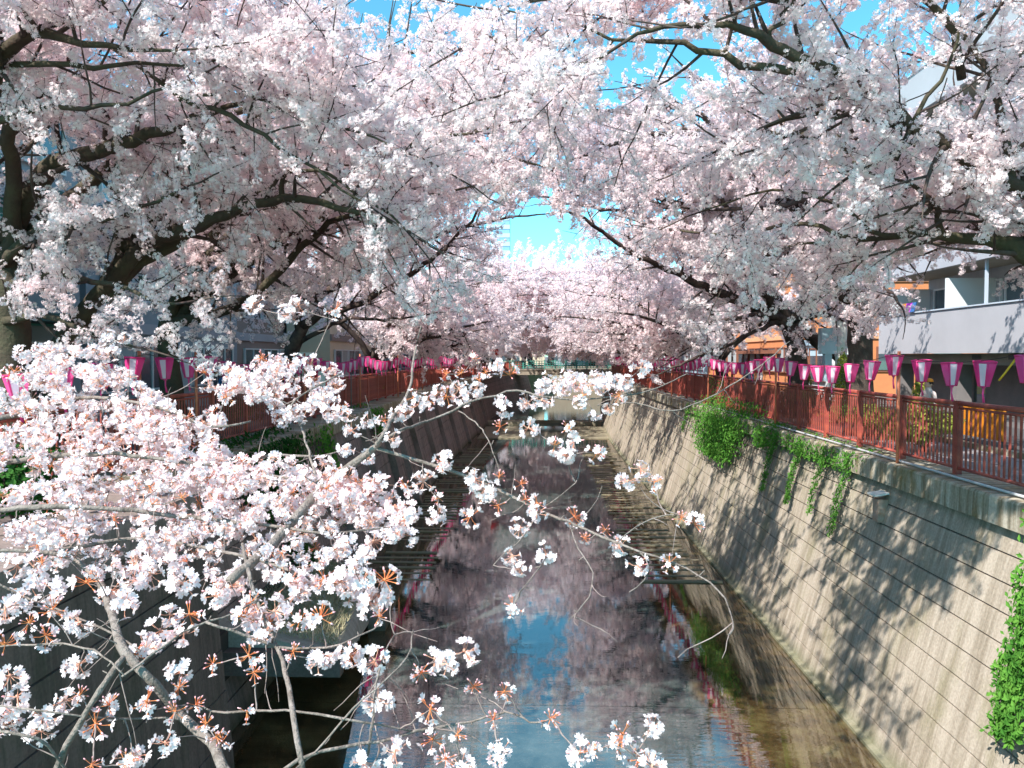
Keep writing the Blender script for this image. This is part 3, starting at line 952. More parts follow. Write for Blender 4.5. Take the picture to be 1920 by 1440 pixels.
def scatter_group(key, srcs):
    g = bpy.data.node_groups.new('scatter_' + key, 'GeometryNodeTree')
    g.interface.new_socket('Geometry', in_out='INPUT', socket_type='NodeSocketGeometry')
    g.interface.new_socket('Geometry', in_out='OUTPUT', socket_type='NodeSocketGeometry')
    n, l = g.nodes, g.links
    i = n.new('NodeGroupInput'); o = n.new('NodeGroupOutput')
    j = n.new('GeometryNodeJoinGeometry')
    for s in reversed(srcs):
        oi = n.new('GeometryNodeObjectInfo')
        oi.inputs['Object'].default_value = s
        gi = n.new('GeometryNodeGeometryToInstance')
        l.new(oi.outputs['Geometry'], gi.inputs[0])
        l.new(gi.outputs[0], j.inputs[0])
    ip = n.new('GeometryNodeInstanceOnPoints')
    ip.inputs['Pick Instance'].default_value = True
    def attr(nm, typ):
        a = n.new('GeometryNodeInputNamedAttribute'); a.data_type = typ
        a.inputs['Name'].default_value = nm
        return [x for x in a.outputs if x.enabled and x.name == 'Attribute'][0]
    er = n.new('FunctionNodeEulerToRotation')
    l.new(attr('rot', 'FLOAT_VECTOR'), er.inputs[0])
    l.new(er.outputs[0], ip.inputs['Rotation'])
    l.new(attr('scl', 'FLOAT'), ip.inputs['Scale'])
    l.new(attr('var', 'INT'), ip.inputs['Instance Index'])
    l.new(i.outputs[0], ip.inputs['Points'])
    l.new(j.outputs[0], ip.inputs['Instance'])
    l.new(ip.outputs[0], o.inputs[0])
    return g


GN = {k: scatter_group(k, v) for k, v in SRC.items()}


def scatter_mesh(name, pos, rots, scls, nvar):
    me = bpy.data.meshes.new(name)
    me.from_pydata([tuple(p) for p in pos], [], [])
    a = me.attributes.new('rot', 'FLOAT_VECTOR', 'POINT'); a.data.foreach_set('vector', np.asarray(rots, dtype=np.float32).ravel())
    a = me.attributes.new('scl', 'FLOAT', 'POINT'); a.data.foreach_set('value', np.asarray(scls, dtype=np.float32))
    a = me.attributes.new('var', 'INT', 'POINT'); a.data.foreach_set('value', np.array([rnd.randrange(nvar) for _ in pos], dtype=np.int32))
    return me


# ------------------------------------------------------------------ cherry trees
# openings through which the photograph shows sky or a facade: (px, py, rx, ry, chance to drop a sprig there)
HOLES = [(1010, 430, 85, 55, .97), (1000, 485, 70, 28, .95), (1060, 455, 50, 30, .9), (1185, 130, 60, 60, .8), (1290, 110, 90, 40, .75), (1150, 180, 40, 30, .6),
         (1300, 150, 60, 30, .5), (880, 8, 60, 30, .95), (700, 15, 85, 35, .8), (740, 70, 60, 30, .6), (1610, 35, 45, 22, .8), (1320, 235, 60, 40, .45), (1240, 250, 50, 40, .3), (1250, 390, 45, 28, .75),
         (1000, 40, 35, 30, .4), (1150, 400, 60, 40, .5), (1000, 110, 60, 40, .35), (1740, 175, 75, 55, .85), (1830, 150, 80, 50, .6),
         (1800, 520, 130, 55, .75), (1795, 620, 140, 72, .97), (1760, 700, 200, 50, .98), (1420, 625, 50, 28, .5), (1460, 240, 60, 25, .4), (1450, 330, 80, 20, .4), (1450, 692, 330, 34, .93),
         (100, 262, 60, 34, .97), (120, 345, 80, 35, .85), (190, 355, 38, 34, .97), (110, 600, 50, 22, .5), (165, 670, 50, 28, .5), (618, 640, 62, 62, .98), (260, 660, 60, 40, .7),
         (380, 700, 120, 25, .7), (560, 690, 150, 35, .7), (720, 680, 140, 30, .8), (1000, 690, 120, 30, .75)]


CLEAR = []
for line in ([(12, 500, 11.5), (30, 410, 11.3), (70, 345, 11), (110, 305, 10.8), (160, 288, 10.6), (230, 275, 10.3), (335, 232, 9.8)],
             [(-10, 105, 9), (60, 62, 8.8), (120, 70, 8.6)],
             [(0, 118, 9.0), (170, 124, 8.9), (300, 121, 8.7)],
             [(185, 560, 12.5), (230, 500, 12.2), (275, 455, 12), (340, 430, 11.7), (400, 410, 11.5), (455, 395, 11.3), (530, 370, 11), (600, 382, 10.7), (665, 397, 10.4)],
             [(528, 372, 11), (530, 335, 10.9), (595, 318, 10.7), (640, 345, 10.5)],
             [(270, 130, 9.3), (335, 185, 9.2), (400, 205, 9.1), (455, 232, 9.0), (530, 280, 8.9), (600, 322, 8.8), (690, 385, 8.7)],
             [(400, 470, 16.4), (480, 550, 16), (540, 490, 15.5), (600, 430, 15), (680, 395, 14.6)],
             [(600, 590, 24), (700, 556, 23), (760, 520, 22.4), (820, 480, 21.8), (870, 430, 21.2), (905, 385, 20.8)],
             [(1905, 463, 10), (1850, 447, 10.1), (1770, 443, 10.2), (1700, 440, 10.4), (1620, 446, 10.6)],
             [(1770, 443, 10.2), (1755, 385, 10), (1715, 355, 9.9)], [(1755, 385, 10), (1705, 425, 10.1), (1655, 445, 10.2)],
             [(1475, 96, 7.9), (1440, 74, 7.8), (1395, 54, 7.7), (1330, 45, 7.6), (1240, 50, 7.5), (1190, 66, 7.4), (1130, 108, 7.3)],
             [(1385, 112, 8), (1320, 96, 8), (1240, 78, 8)], [(1705, 235, 8.5), (1740, 180, 8.4), (1778, 120, 8.3)],
             [(1478, 605, 24.8), (1430, 585, 24.4), (1380, 562, 24), (1330, 542, 23.5), (1265, 512, 23), (1200, 482, 22.4), (1145, 448, 22), (1095, 410, 21.6)],
             [(1530, 372, 17.6), (1440, 390, 17.2), (1370, 393, 16.9), (1285, 390, 16.6)]):
    for (x0_, y0_, d0_), (x1_, y1_, d1_) in zip(line[:-1], line[1:]):
        n_ = max(2, int(math.hypot(x1_ - x0_, y1_ - y0_) / 8))
        for i_ in range(n_):
            t_ = i_ / n_
            CLEAR.append((x0_ + (x1_ - x0_) * t_, y0_ + (y1_ - y0_) * t_, d0_ + (d1_ - d0_) * t_))
CLEAR = np.array(CLEAR)


def dropped(p):
    q = proj(p)
    if q is None: return False
    x, y = q
    w = 150.0 / p[1] + 10
    k = (abs(CLEAR[:, 0] - x) < w) & (abs(CLEAR[:, 1] - y) < w) & (CLEAR[:, 2] > p[1] - .1)
    if k.any() and rnd.random() < .80: return True
    if y > 712 and p[1] > 7 and 200 < x < 1940: return True             # nothing of the canopy hangs below the railings
    for hx, hy, rx, ry, pr in HOLES:
        e = ((x - hx) / rx) ** 2 + ((y - hy) / ry) ** 2
        if e < 1 and rnd.random() < pr * min(1.0, 1.6 * (1 - e) + .35): return True
    return False


def smooth_path(pts, step=0.25, jitter=0.03):
    """Catmull-Rom through Vectors with radii: [(Vector, r)] -> resampled"""
    p = [Vector(a[0]) for a in pts]; r = [a[1] for a in pts]
    p = [p[0] * 2 - p[1]] + p + [p[-1] * 2 - p[-2]]
    out, rad = [], []
    for i in range(1, len(p) - 2):
        n = max(2, int((p[i + 1] - p[i]).length / step))
        for j in range(n):
            t = j / n
            a, b, c, d = p[i - 1], p[i], p[i + 1], p[i + 2]
            v = 0.5 * ((2 * b) + (-a + c) * t + (2 * a - 5 * b + 4 * c - d) * t * t + (-a + 3 * b - 3 * c + d) * t ** 3)
            v = v + Vector((rnd.gauss(0, 1), rnd.gauss(0, 1), rnd.gauss(0, 1))) * jitter
            out.append(v); rad.append(r[i - 1] + (r[i] - r[i - 1]) * t)
    out.append(p[-2]); rad.append(r[-1])
    return out, rad


def rot_to(d, roll):
    q = Vector((1, 0, 0)).rotation_difference(d) @ Quaternion((1, 0, 0), roll)
    return q.to_euler()


class Tree:
    def __init__(s, base, label, lod='near', dens=1.0, group='cherry trees leaning over the canal', barkm=None, cull=True):
        s.base = Vector(base); s.label = label; s.lod = lod; s.dens = dens; s.group = group
        s.trunk = MB(); s.limbs = []; s.br = MB(); s.pos = []; s.rot = []; s.scl = []
        s.bark = barkm or M['bark']; s.cull = cull; s.low = None

    def sprig(s, p, d):
        if s.cull and dropped(p + d * 0.2): return
        if s.cull and p.y > 20 and abs(p.x) < 2.3 and p.z > 4.5 and rnd.random() < .88: return
        if not s.cull and s.lod == 'far' and abs(p.x) > 5.3 + .5 * rnd.random() and p.z > 1.5 and rnd.random() < .93: return
        if not s.cull and p.z < s.base.z + (s.low or (2.5 if s.lod == 'far' else 1.6)) + rnd.random() * .5 - .25 * (abs(p.x) < 1.5): return
        s.pos.append(p - s.base); s.rot.append(tuple(rot_to(d, rnd.random() * 6.28)))
        s.scl.append(rnd.uniform(.75, 1.2))

    def secondary(s, p, d, L, r, lvl=0):
        st = 0.2 if s.lod == 'near' else 0.4
        n = max(3, int(L / st)); pts = [p]; q = p.copy()
        if s.cull and lvl == 0 and dropped(p + d * L * .7) and rnd.random() < .85: return
        drift = Vector((rnd.uniform(-.3, .3), rnd.uniform(-.3, .3), rnd.uniform(-.15, .25)))
        for i in range(n):
            d = (d + drift * .12 + Vector((rnd.gauss(0, .09), rnd.gauss(0, .09), rnd.gauss(0, .08)))).normalized()
            q = q + d * (L / n); pts.append(q.copy())
        s.br.tube([x - s.base for x in pts], np.linspace(r, .006 if s.lod == 'near' else .015, len(pts)), 5 if s.lod == 'near' else 3, 0, False)
        gap = {'near': .20, 'far': .42, 'vfar': .75}[s.lod] / s.dens
        a = rnd.uniform(0.05, .25); 
        while a < L:
            k = min(int(a / L * n), n - 1)
            pp = pts[k].lerp(pts[k + 1], a / L * n - k)
            t = (pts[k + 1] - pts[k]).normalized()
            pr = t.cross(rand_dir()).normalized()
            s.sprig(pp, (t * rnd.uniform(.2, .9) + pr + Vector((0, 0, .05))).normalized())
            a += gap * rnd.uniform(.6, 1.4)
        s.sprig(pts[-1], d)
        if lvl == 0 and L > 1.0:
            for _ in range(int(L * 1.1)):
                k = rnd.randrange(n // 3, n)
                t = (pts[k + 1] - pts[k]).normalized(); pr = t.cross(rand_dir()).normalized()
                s.secondary(pts[k], (t * .6 + pr).normalized(), L * rnd.uniform(.3, .5), r * .5, 1)

    def limb(s, pts, t0=0.15, k=9, sec=1.0, Lm=(1.0, 2.3), jitter=0.02, fill=True, bare_r=0.30):
        """pts: [(Vector, radius)]"""
        path, rad = smooth_path(pts, .25 if s.lod == 'near' else .6, jitter)
        lm = MB(); lm.tube([x - s.base for x in path], rad, k if s.lod == 'near' else 5, 0, True)
        s.limbs.append(lm)
        if not fill: return path, rad
        tot = sum((path[i + 1] - path[i]).length for i in range(len(path) - 1))
        a, acc, nxt = 0.0, 0.0, tot * t0
        gap = {'near': .32, 'far': .5, 'vfar': .8}[s.lod] / sec
        for i in range(len(path) - 1):
            seg = (path[i + 1] - path[i]).length
            while nxt < acc + seg:
                p = path[i].lerp(path[i + 1], (nxt - acc) / seg)
                t = (path[i + 1] - path[i]).normalized()
                pr = t.cross(rand_dir()).normalized()
                d = (t * rnd.uniform(.3, .9) + pr + Vector((0, 0, .18))).normalized()
                fall = 1 - .45 * (nxt / tot)
                s.secondary(p, d, rnd.uniform(*Lm) * fall, min(.042, rad[i] * .5))
                if rad[i] < .07 and rnd.random() < .6:
                    s.sprig(p, (t + pr * .8).normalized())
                nxt += gap * rnd.uniform(.6, 1.4)
            acc += seg
        s.secondary(path[-1], (path[-1] - path[-2]).normalized(), 1.0, max(.012, rad[-1]), 1)
        return path, rad

    def auto(s, start, az, el, L, r0, droop=.9, **kw):
        p = Vector(start); d0 = el; pts = [(p.copy(), r0)]
        n = 6
        for i in range(n):
            t = (i + 1) / n
            e = d0 * (1 - droop * t)
            az += rnd.gauss(0, .10)
            d = Vector((math.cos(az) * math.cos(e), math.sin(az) * math.cos(e), math.sin(e)))
            p = p + d * L / n
            pts.append((p.copy(), r0 * (1 - .86 * t)))
        return s.limb(pts, jitter=.03, **kw)

    def build(s, name='cherry_tree'):
        root = empty(name, s.base, s.label, 'cherry tree', s.group)
        if s.trunk.v: s.trunk.obj('trunk', s.bark, root)
        for lm in s.limbs:
            lm.obj('limb', s.bark, root)
        tag(s.br.obj('branches', M['bark'], root), kind='stuff')
        me = scatter_mesh('blossoms', s.pos, s.rot, s.scl, len(SRC[s.lod]))
        o = bpy.data.objects.new('blossoms', me); C.objects.link(o); o.parent = root
        md = o.modifiers.new('scatter', 'NODES'); md.node_group = GN[s.lod]
        o['kind'] = 'stuff'
        s.root = root
        return root

    def set_trunk(s, pts, k=12):
        path, rad = smooth_path(pts, .3, .012)
        rad = [r * (1 + .05 * math.sin(i * 1.9)) for i, r in enumerate(rad)]
        rad[0] *= 1.35
        s.trunk.tube([x - s.base for x in path], rad, k)


def T(px, py, Y, wpx=None, r=None):
    """traced limb point with radius from its width in photo pixels"""
    return (P(px, py, Y), r if r is not None else wpx * Y / F / 2)


# ---- left bank, near: tree with the mossy bent limb
t = Tree((-7.75, 11.6, ZG), 'near left cherry tree with the thick mossy bent limb', barkm=M['bark_moss'], dens=1.15)
b = Vector((-7.75, 11.6, ZG))
t.set_trunk([(b, .30), (P(25, 720, 11.6), .27), (P(22, 620, 11.6), .25), (P(12, 500, 11.5), .22)])
t.limb([T(12, 500, 11.5, 52), T(30, 410, 11.3, 44), T(70, 345, 11, 40), T(110, 305, 10.8, 36), T(160, 288, 10.6, 30), T(230, 275, 10.3, 24), T(335, 232, 9.8, 18), T(430, 200, 9.4, 10), T(520, 180, 9, 5)], t0=.35)
t.limb([T(12, 500, 11.5, 40), T(-60, 380, 11, 36), T(-120, 230, 10, 32), T(-60, 130, 9.4, 28), T(10, 95, 9, 26), T(60, 62, 8.8, 24), T(120, 70, 8.6, 16), T(200, 85, 8.4, 11), T(330, 95, 8.2, 5)], t0=.35)
t.limb([T(-20, 130, 9.3, 12), T(60, 118, 9.0, 12), T(170, 124, 8.9, 10), T(300, 121, 8.7, 6), T(420, 110, 8.4, 4)], t0=.1)
t.limb([T(60, 60, 8.8, 12), T(150, 20, 8.6, 10), T(260, -30, 8.4, 8), T(420, -90, 8.2, 5)], t0=.1)
t.limb([T(12, 540, 11.5, 22), T(70, 520, 11, 16), T(150, 520, 10.6, 12), T(240, 545, 10.2, 8), T(330, 570, 9.9, 5)], t0=.1, Lm=(.7, 1.5))
t.limb([T(15, 600, 11.4, 18), T(90, 590, 10.8, 12), T(170, 625, 10.4, 9), T(250, 650, 10.1, 5)], t0=.1, Lm=(.6, 1.2), sec=.8)
t.limb([T(12, 500, 11.4, 22), T(60, 440, 10.9, 16), T(150, 425, 10.4, 12), T(240, 400, 10, 8), T(330, 360, 9.6, 5)], t0=.1)
t.limb([T(-100, 300, 9.4, 22), T(-20, 230, 9, 16), T(80, 200, 8.8, 12), T(200, 200, 8.6, 8), T(330, 160, 8.4, 5)], t0=.1)
for az, el, L in ((.2, 1.0, 6.5), (-.6, .9, 6), (.8, 1.1, 6.5), (2.4, .9, 5), (-1.4, 1.0, 5)):
    t.auto(P(12, 500, 11.5), az, el, L, .13, t0=.25)
t.build()

# ---- left bank: tree with the long limb reaching to mid frame
t = Tree((-7.55, 13.0, ZG), 'left cherry tree whose long dark limb forks at the left middle', barkm=M['bark_moss'], dens=1.1)
b = Vector((-7.55, 13.0, ZG))
t.set_trunk([(b, .24), (P(105, 720, 12.9), .21), (P(120, 650, 12.8), .19), (P(140, 610, 12.7), .18)])
path_pts = [T(140, 610, 12.7, 36), T(185, 560, 12.5, 32), T(230, 500, 12.2, 30), T(275, 455, 12, 28), T(340, 430, 11.7, 26), T(400, 410, 11.5, 22), T(455, 395, 11.3, 19), T(530, 370, 11, 17), T(600, 382, 10.7, 14), T(665, 397, 10.4, 10), T(740, 420, 10.2, 5)]
t.limb(path_pts, t0=.2)
t.limb([T(528, 372, 11, 12), T(530, 335, 10.9, 9), T(550, 322, 10.8, 8), T(595, 318, 10.7, 7), T(640, 345, 10.5, 6), T(700, 385, 10.2, 5), T(760, 430, 10, 4)], t0=.2)
t.limb([T(230, 500, 12.2, 20), T(220, 400, 11.8, 16), T(230, 280, 11.2, 14), T(300, 160, 10.6, 12), T(420, 60, 10, 8), T(540, 10, 9.6, 5)], t0=.2)
t.limb([T(200, 90, 9.4, 7), T(270, 130, 9.3, 8), T(335, 185, 9.2, 9), T(400, 205, 9.1, 10), T(455, 232, 9.0, 9), T(530, 280, 8.9, 7), T(600, 322, 8.8, 6), T(690, 385, 8.7, 4)], t0=.05)
t.limb([T(335, 185, 9.2, 7), T(420, 170, 9.0, 6), T(560, 210, 8.8, 5), T(700, 260, 8.6, 4), T(800, 300, 8.5, 3)], t0=.05)
for az, el, L in ((.1, .75, 7), (-.5, .9, 6), (.6, 1.0, 7.5), (1.2, .8, 6), (.35, 1.2, 7.5)):
    t.auto(P(185, 560, 12.5), az, el, L, .12, t0=.25)
t.build()

# ---- left bank: third tree
t = Tree((-7.9, 17.2, ZG), 'straight pale mossy trunk beside the pink lanterns on the left bank', barkm=M['bark_moss'], dens=1.1)
b = Vector((-7.9, 17.2, ZG))
t.set_trunk([(b, .27), (P(322, 730, 17.2), .24), (P(316, 660, 17.2), .23), (P(318, 600, 17.1), .21)])
t.limb([T(318, 600, 17.1, 26), T(340, 540, 16.8, 22), T(400, 470, 16.4, 18), T(480, 400, 16, 14), T(560, 330, 15.6, 10), T(680, 260, 15, 7), T(800, 200, 14.6, 4)])
t.limb([T(318, 600, 17.1, 26), T(400, 590, 16.6, 20), T(480, 550, 16, 17), T(540, 490, 15.5, 14), T(600, 430, 15, 12), T(680, 395, 14.6, 9), T(780, 370, 14.2, 6), T(880, 350, 13.8, 4)])
t.limb([T(560, 330, 15.6, 12), T(660, 240, 15, 10), T(780, 190, 14.4, 8), T(890, 170, 13.8, 6), T(1000, 190, 13.2, 4)], t0=.1, sec=1.1)
t.limb([T(560, 330, 15.6, 12), T(680, 290, 15, 10), T(800, 270, 14.4, 8), T(920, 280, 13.8, 6), T(1010, 310, 13.4, 4)], t0=.1, sec=1.1)
t.limb([T(560, 330, 15.6, 12), T(640, 180, 15, 10), T(740, 110, 14.6, 8), T(850, 90, 14.2, 6), T(960, 110, 14, 4)], t0=.1, sec=1.0)
for az, el, L in ((.0, .9, 8), (-.7, .9, 7), (.7, .9, 7.5), (.3, 1.2, 8), (2.5, .9, 5), (-.3, .6, 7.5), (-.2, 1.25, 8)):
    t.auto(P(318, 600, 17.1), az, el, L, .13, t0=.2)
t.build()

# ---- left bank: fourth tree, curved trunk by the cream house
t = Tree((-7.7, 24.5, ZG), 'cherry tree with curved dark trunk in front of the cream building', dens=1.1)
b = Vector((-7.7, 24.5, ZG))
t.set_trunk([(b, .26), (P(540, 710, 24.5), .24), (P(548, 655, 24.4), .22), (P(570, 610, 24.2), .18)])
t.limb([T(570, 610, 24.2, 20), T(600, 590, 24, 16), T(650, 580, 23.6, 12), T(700, 556, 23, 11), T(760, 520, 22.4, 10), T(820, 480, 21.8, 8), T(870, 430, 21.2, 6), T(905, 385, 20.8, 4)])
t.limb([T(560, 630, 24.3, 15), T(560, 560, 23.6, 13), T(620, 490, 22.8, 12), T(680, 440, 22, 9), T(760, 380, 21, 6), T(850, 320, 20, 4)])
t.limb([T(560, 640, 24.3, 10), T(600, 622, 24, 9), T(650, 598, 23.5, 7), T(720, 600, 23, 5), T(800, 590, 22.5, 3)], sec=.8, Lm=(.6, 1.3))
for az, el, L in ((.0, 1.0, 9), (-.8, .9, 8), (.7, .9, 8), (.3, 1.2, 9), (2.7, .9, 5), (-.3, .7, 8.5)):
    t.auto(P(560, 590, 24.4), az, el, L, .14, t0=.2)
t.build()

# ---- right bank, near: trunk outside the frame
t = Tree((7.9, 9.6, ZG), 'near right cherry tree sending thick limbs in from the right edge', barkm=M['bark_moss'], dens=1.1)
b = Vector((7.9, 9.6, ZG))
t.set_trunk([(b, .30), (Vector((7.8, 9.6, -.8)), .27), (Vector((7.5, 9.6, .3)), .25)])
st = (Vector((7.5, 9.6, .3)), .22)
t.limb([st, T(2030, 540, 9.9, 42), T(1960, 495, 10, 40), T(1905, 463, 10, 36), T(1850, 447, 10.1, 24), T(1770, 443, 10.2, 18), T(1700, 440, 10.4, 14), T(1620, 446, 10.6, 10), T(1545, 446, 11, 6), T(1450, 470, 11.3, 4)], t0=.25)
t.limb([T(1770, 443, 10.2, 14), T(1760, 410, 10.1, 12), T(1755, 385, 10, 12), T(1715, 355, 9.9, 8), T(1660, 330, 9.8, 6), T(1560, 300, 9.7, 4)], t0=.15)
t.limb([T(1755, 385, 10, 9), T(1780, 355, 9.9, 7), T(1800, 300, 9.8, 5), T(1830, 260, 9.7, 4)], t0=.15)
t.limb([T(1755, 385, 10, 9), T(1705, 425, 10.1, 12), T(1655, 445, 10.2, 9), T(1560, 380, 10.3, 6), T(1450, 360, 10.4, 5), T(1320, 395, 10.5, 3)], t0=.15)
t.limb([st, T(2060, 430, 9.4, 38), T(1900, 350, 9.0, 26), T(1750, 260, 8.6, 23), T(1620, 170, 8.2, 21), T(1530, 120, 8.0, 20), T(1475, 96, 7.9, 21), T(1440, 74, 7.8, 20), T(1395, 54, 7.7, 15), T(1330, 45, 7.6, 12), T(1240, 50, 7.5, 9), T(1190, 66, 7.4, 7), T(1130, 108, 7.3, 5), T(1060, 128, 7.2, 4), T(990, 160, 7.1, 3)], t0=.25, sec=1.2)
t.limb([T(1530, 120, 8.0, 16), T(1450, 130, 8, 16), T(1385, 112, 8, 15), T(1320, 96, 8, 12), T(1240, 78, 8, 9), T(1150, 70, 8, 6), T(1050, 40, 8, 4), T(950, 20, 8, 3)], t0=.3, sec=1.1)
t.limb([T(1480, 10, 7.8, 14), T(1360, -30, 7.8, 12), T(1220, -25, 7.8, 10), T(1080, -10, 7.8, 7), T(960, 10, 7.8, 4), T(900, 60, 7.8, 3)], t0=.05, sec=1.2)
t.limb([T(1800, 150, 8.6, 16), T(1780, 60, 8.4, 14), T(1700, -30, 8.2, 11), T(1560, -60, 8, 8), T(1450, -50, 8, 4)], t0=.05, sec=1.2)
for _k in range(60):
    _u = rnd.random(); _p = P(1500 + 420 * _u + rnd.uniform(-25, 25), 110 + 250 * _u + rnd.uniform(-45, 45), 7.9 + .9 * _u - rnd.uniform(.05, .35))
    t.sprig(_p, rand_dir(.1))
t.limb([T(1900, 350, 9, 18), T(1890, 240, 9, 15), T(1850, 130, 9, 12), T(1780, 30, 9, 8), T(1700, -40, 9, 4)], t0=.05, sec=1.2)
t.limb([T(1750, 260, 8.6, 16), T(1640, 220, 8.8, 13), T(1530, 210, 9, 10), T(1420, 250, 9.2, 7), T(1330, 290, 9.4, 4)], t0=.1, sec=1.1)
t.limb([T(1620, 446, 10.6, 9), T(1500, 420, 11, 8), T(1380, 440, 11.4, 6), T(1260, 430, 11.8, 4)], t0=.1, sec=1.1)
t.limb([T(1440, 76, 7.8, 9), T(1460, 45, 7.8, 9), T(1480, 10, 7.8, 8), T(1500, -40, 7.8, 6)], t0=.3)
t.limb([T(1680, 300, 8.6, 9), T(1710, 235, 8.5, 9), T(1740, 180, 8.4, 8), T(1778, 120, 8.3, 6), T(1800, 40, 8.2, 4)], t0=.1, sec=.7)
for az, el, L in ((2.5, 1.0, 6.5), (2.0, 1.15, 7), (1.5, .9, 6), (3.0, 1.0, 6.5), (.3, .9, 5), (1.9, .75, 7)):
    t.auto(st[0], az, el, L, .13, t0=.25)
t.build()

# ---- right bank: second tree (thick trunk before the grey building)
t = Tree((8.0, 19.4, ZG), 'thick dark trunk before the left end of the grey building', dens=1.1)
b = Vector((8.0, 19.4, ZG))
t.set_trunk([(b, .34), (P(1612, 710, 19.4), .30), (P(1614, 640, 19.3), .28), (P(1608, 560, 19.2), .24)])
t.limb([T(1608, 560, 19.2, 30), T(1625, 500, 18.8, 22), T(1640, 445, 18.4, 18), T(1600, 400, 18, 12), T(1530, 372, 17.6, 12), T(1440, 390, 17.2, 9), T(1370, 393, 16.9, 7), T(1285, 390, 16.6, 4)])
t.limb([T(1606, 560, 19, 14), T(1640, 540, 17.6, 10), T(1670, 550, 16.6, 7), T(1690, 575, 15.8, 4)], t0=.05, Lm=(.7, 1.5))
t.limb([T(1608, 570, 19.2, 24), T(1560, 540, 18.8, 18), T(1500, 510, 18.4, 15), T(1430, 470, 18, 12), T(1370, 400, 17.6, 9), T(1340, 320, 17.2, 7), T(1390, 240, 16.8, 5)])
t.limb([T(1608, 560, 19.2, 24), T(1580, 470, 18.6, 20), T(1500, 390, 18, 15), T(1400, 310, 17.4, 11), T(1370, 200, 16.8, 8), T(1300, 140, 16.4, 5)])
t.limb([T(1500, 390, 18, 14), T(1400, 300, 17, 12), T(1290, 250, 16, 10), T(1180, 260, 15, 8), T(1080, 300, 14.4, 6), T(1000, 330, 14, 4)], t0=.1, sec=1.2)
t.limb([T(1400, 310, 17.4, 12), T(1300, 210, 16.6, 10), T(1180, 205, 16, 8), T(1070, 215, 15.4, 6), T(980, 240, 15, 4)], t0=.1, sec=1.2)
t.limb([T(1500, 400, 18, 12), T(1380, 350, 17.6, 10), T(1250, 330, 17, 8), T(1140, 350, 16.5, 6), T(1060, 370, 16, 4)], t0=.1)
for az, el, L in ((3.1, 1.0, 8), (2.4, .9, 7.5), (3.8, .9, 7.5), (2.8, 1.25, 8), (.5, .9, 5), (3.4, .7, 8), (1.7, 1.0, 6)):
    t.auto(P(1608, 560, 19.2), az, el, L, .14, t0=.2)
t.build()

# ---- right bank: third tree, two stems joining low
t = Tree((8.2, 25, ZG), 'forked dark cherry tree leaning left over the canal beside the white pole', dens=1.1)
b = Vector((8.2, 25, ZG))
t.set_trunk([(b, .34), (P(1496, 700, 25), .30), (P(1492, 650, 24.9), .28), (P(1478, 605, 24.8), .26)])
t.limb([(Vector((9.9, 25.5, ZG)), .3), T(1590, 690, 25.4, 26), T(1545, 650, 25.2, 24), T(1510, 622, 25, 22), T(1478, 603, 24.8, 22)], fill=False)
t.limb([T(1478, 605, 24.8, 28), T(1430, 585, 24.4, 22), T(1380, 562, 24, 19), T(1330, 542, 23.5, 16), T(1265, 512, 23, 12), T(1200, 482, 22.4, 9), T(1145, 448, 22, 8), T(1095, 410, 21.6, 6), T(1055, 392, 21.2, 4)], t0=.1)
t.limb([T(1478, 600, 24.8, 14), T(1430, 590, 24, 10), T(1370, 600, 23, 7), T(1310, 610, 22, 4)], t0=.1, Lm=(.7, 1.4))
t.limb([T(1490, 600, 24.6, 14), T(1540, 590, 23, 10), T(1590, 600, 21.5, 7), T(1640, 590, 20, 4)], t0=.1, Lm=(.7, 1.4))
t.limb([T(1478, 605, 24.8, 20), T(1520, 565, 24.2, 16), T(1580, 505, 23.6, 13), T(1660, 470, 23, 9), T(1720, 430, 22.5, 5)])
t.limb([T(1470, 600, 24.8, 14), T(1440, 610, 24.2, 9), T(1380, 640, 23.4, 6), T(1300, 672, 22.6, 5), T(1240, 700, 21.8, 3)], sec=.35, Lm=(.4, .8))
for az, el, L in ((3.1, 1.0, 9), (2.4, .9, 8), (3.8, .9, 8), (2.8, 1.25, 9), (.5, .9, 5), (3.5, .7, 8.5)):
    t.auto(P(1478, 600, 24.8), az, el, L, .15, t0=.2)
t.build()

# ---- the avenue further on
PL = {}
def avenue_proto(side, lod, seed, sc=1.0, at=None, label=''):
    rnd.seed(seed)
    o = Vector(at or (0, 0, 0)); o.z = 0
    t = Tree(o + Vector((0, 0, ZG)), label, lod, dens=1.05, cull=at is not None)
    h = rnd.uniform(1.7, 2.3)
    top = o + Vector((side * .35, rnd.uniform(-.3, .3), ZG + h))
    t.set_trunk([(o + Vector((0, 0, ZG)), .30), (o + Vector((side * .1, .05, ZG + h * .5)), .27), (top, .24)], 8)
    base_az = 0 if side > 0 else math.pi
    for da, el, L in ((-1.2, .8, 7), (-.7, .95, 8), (-.25, .6, 8.5), (.25, .9, 8.5), (.7, .7, 8), (1.2, .9, 7), (0, 1.2, 9), (2.6, .9, 6), (-2.2, 1.1, 6), (-.1, .45, 7), (.6, 1.25, 9), (-.6, 1.3, 9)):
        t.auto(top, base_az + da + rnd.uniform(-.15, .15), el + rnd.uniform(-.1, .1), (L if abs(da) > .8 or lod != 'far' else L * .82) * rnd.uniform(.9, 1.1) * sc, .15, t0=.18, Lm=(1.3, 2.6))
    return t


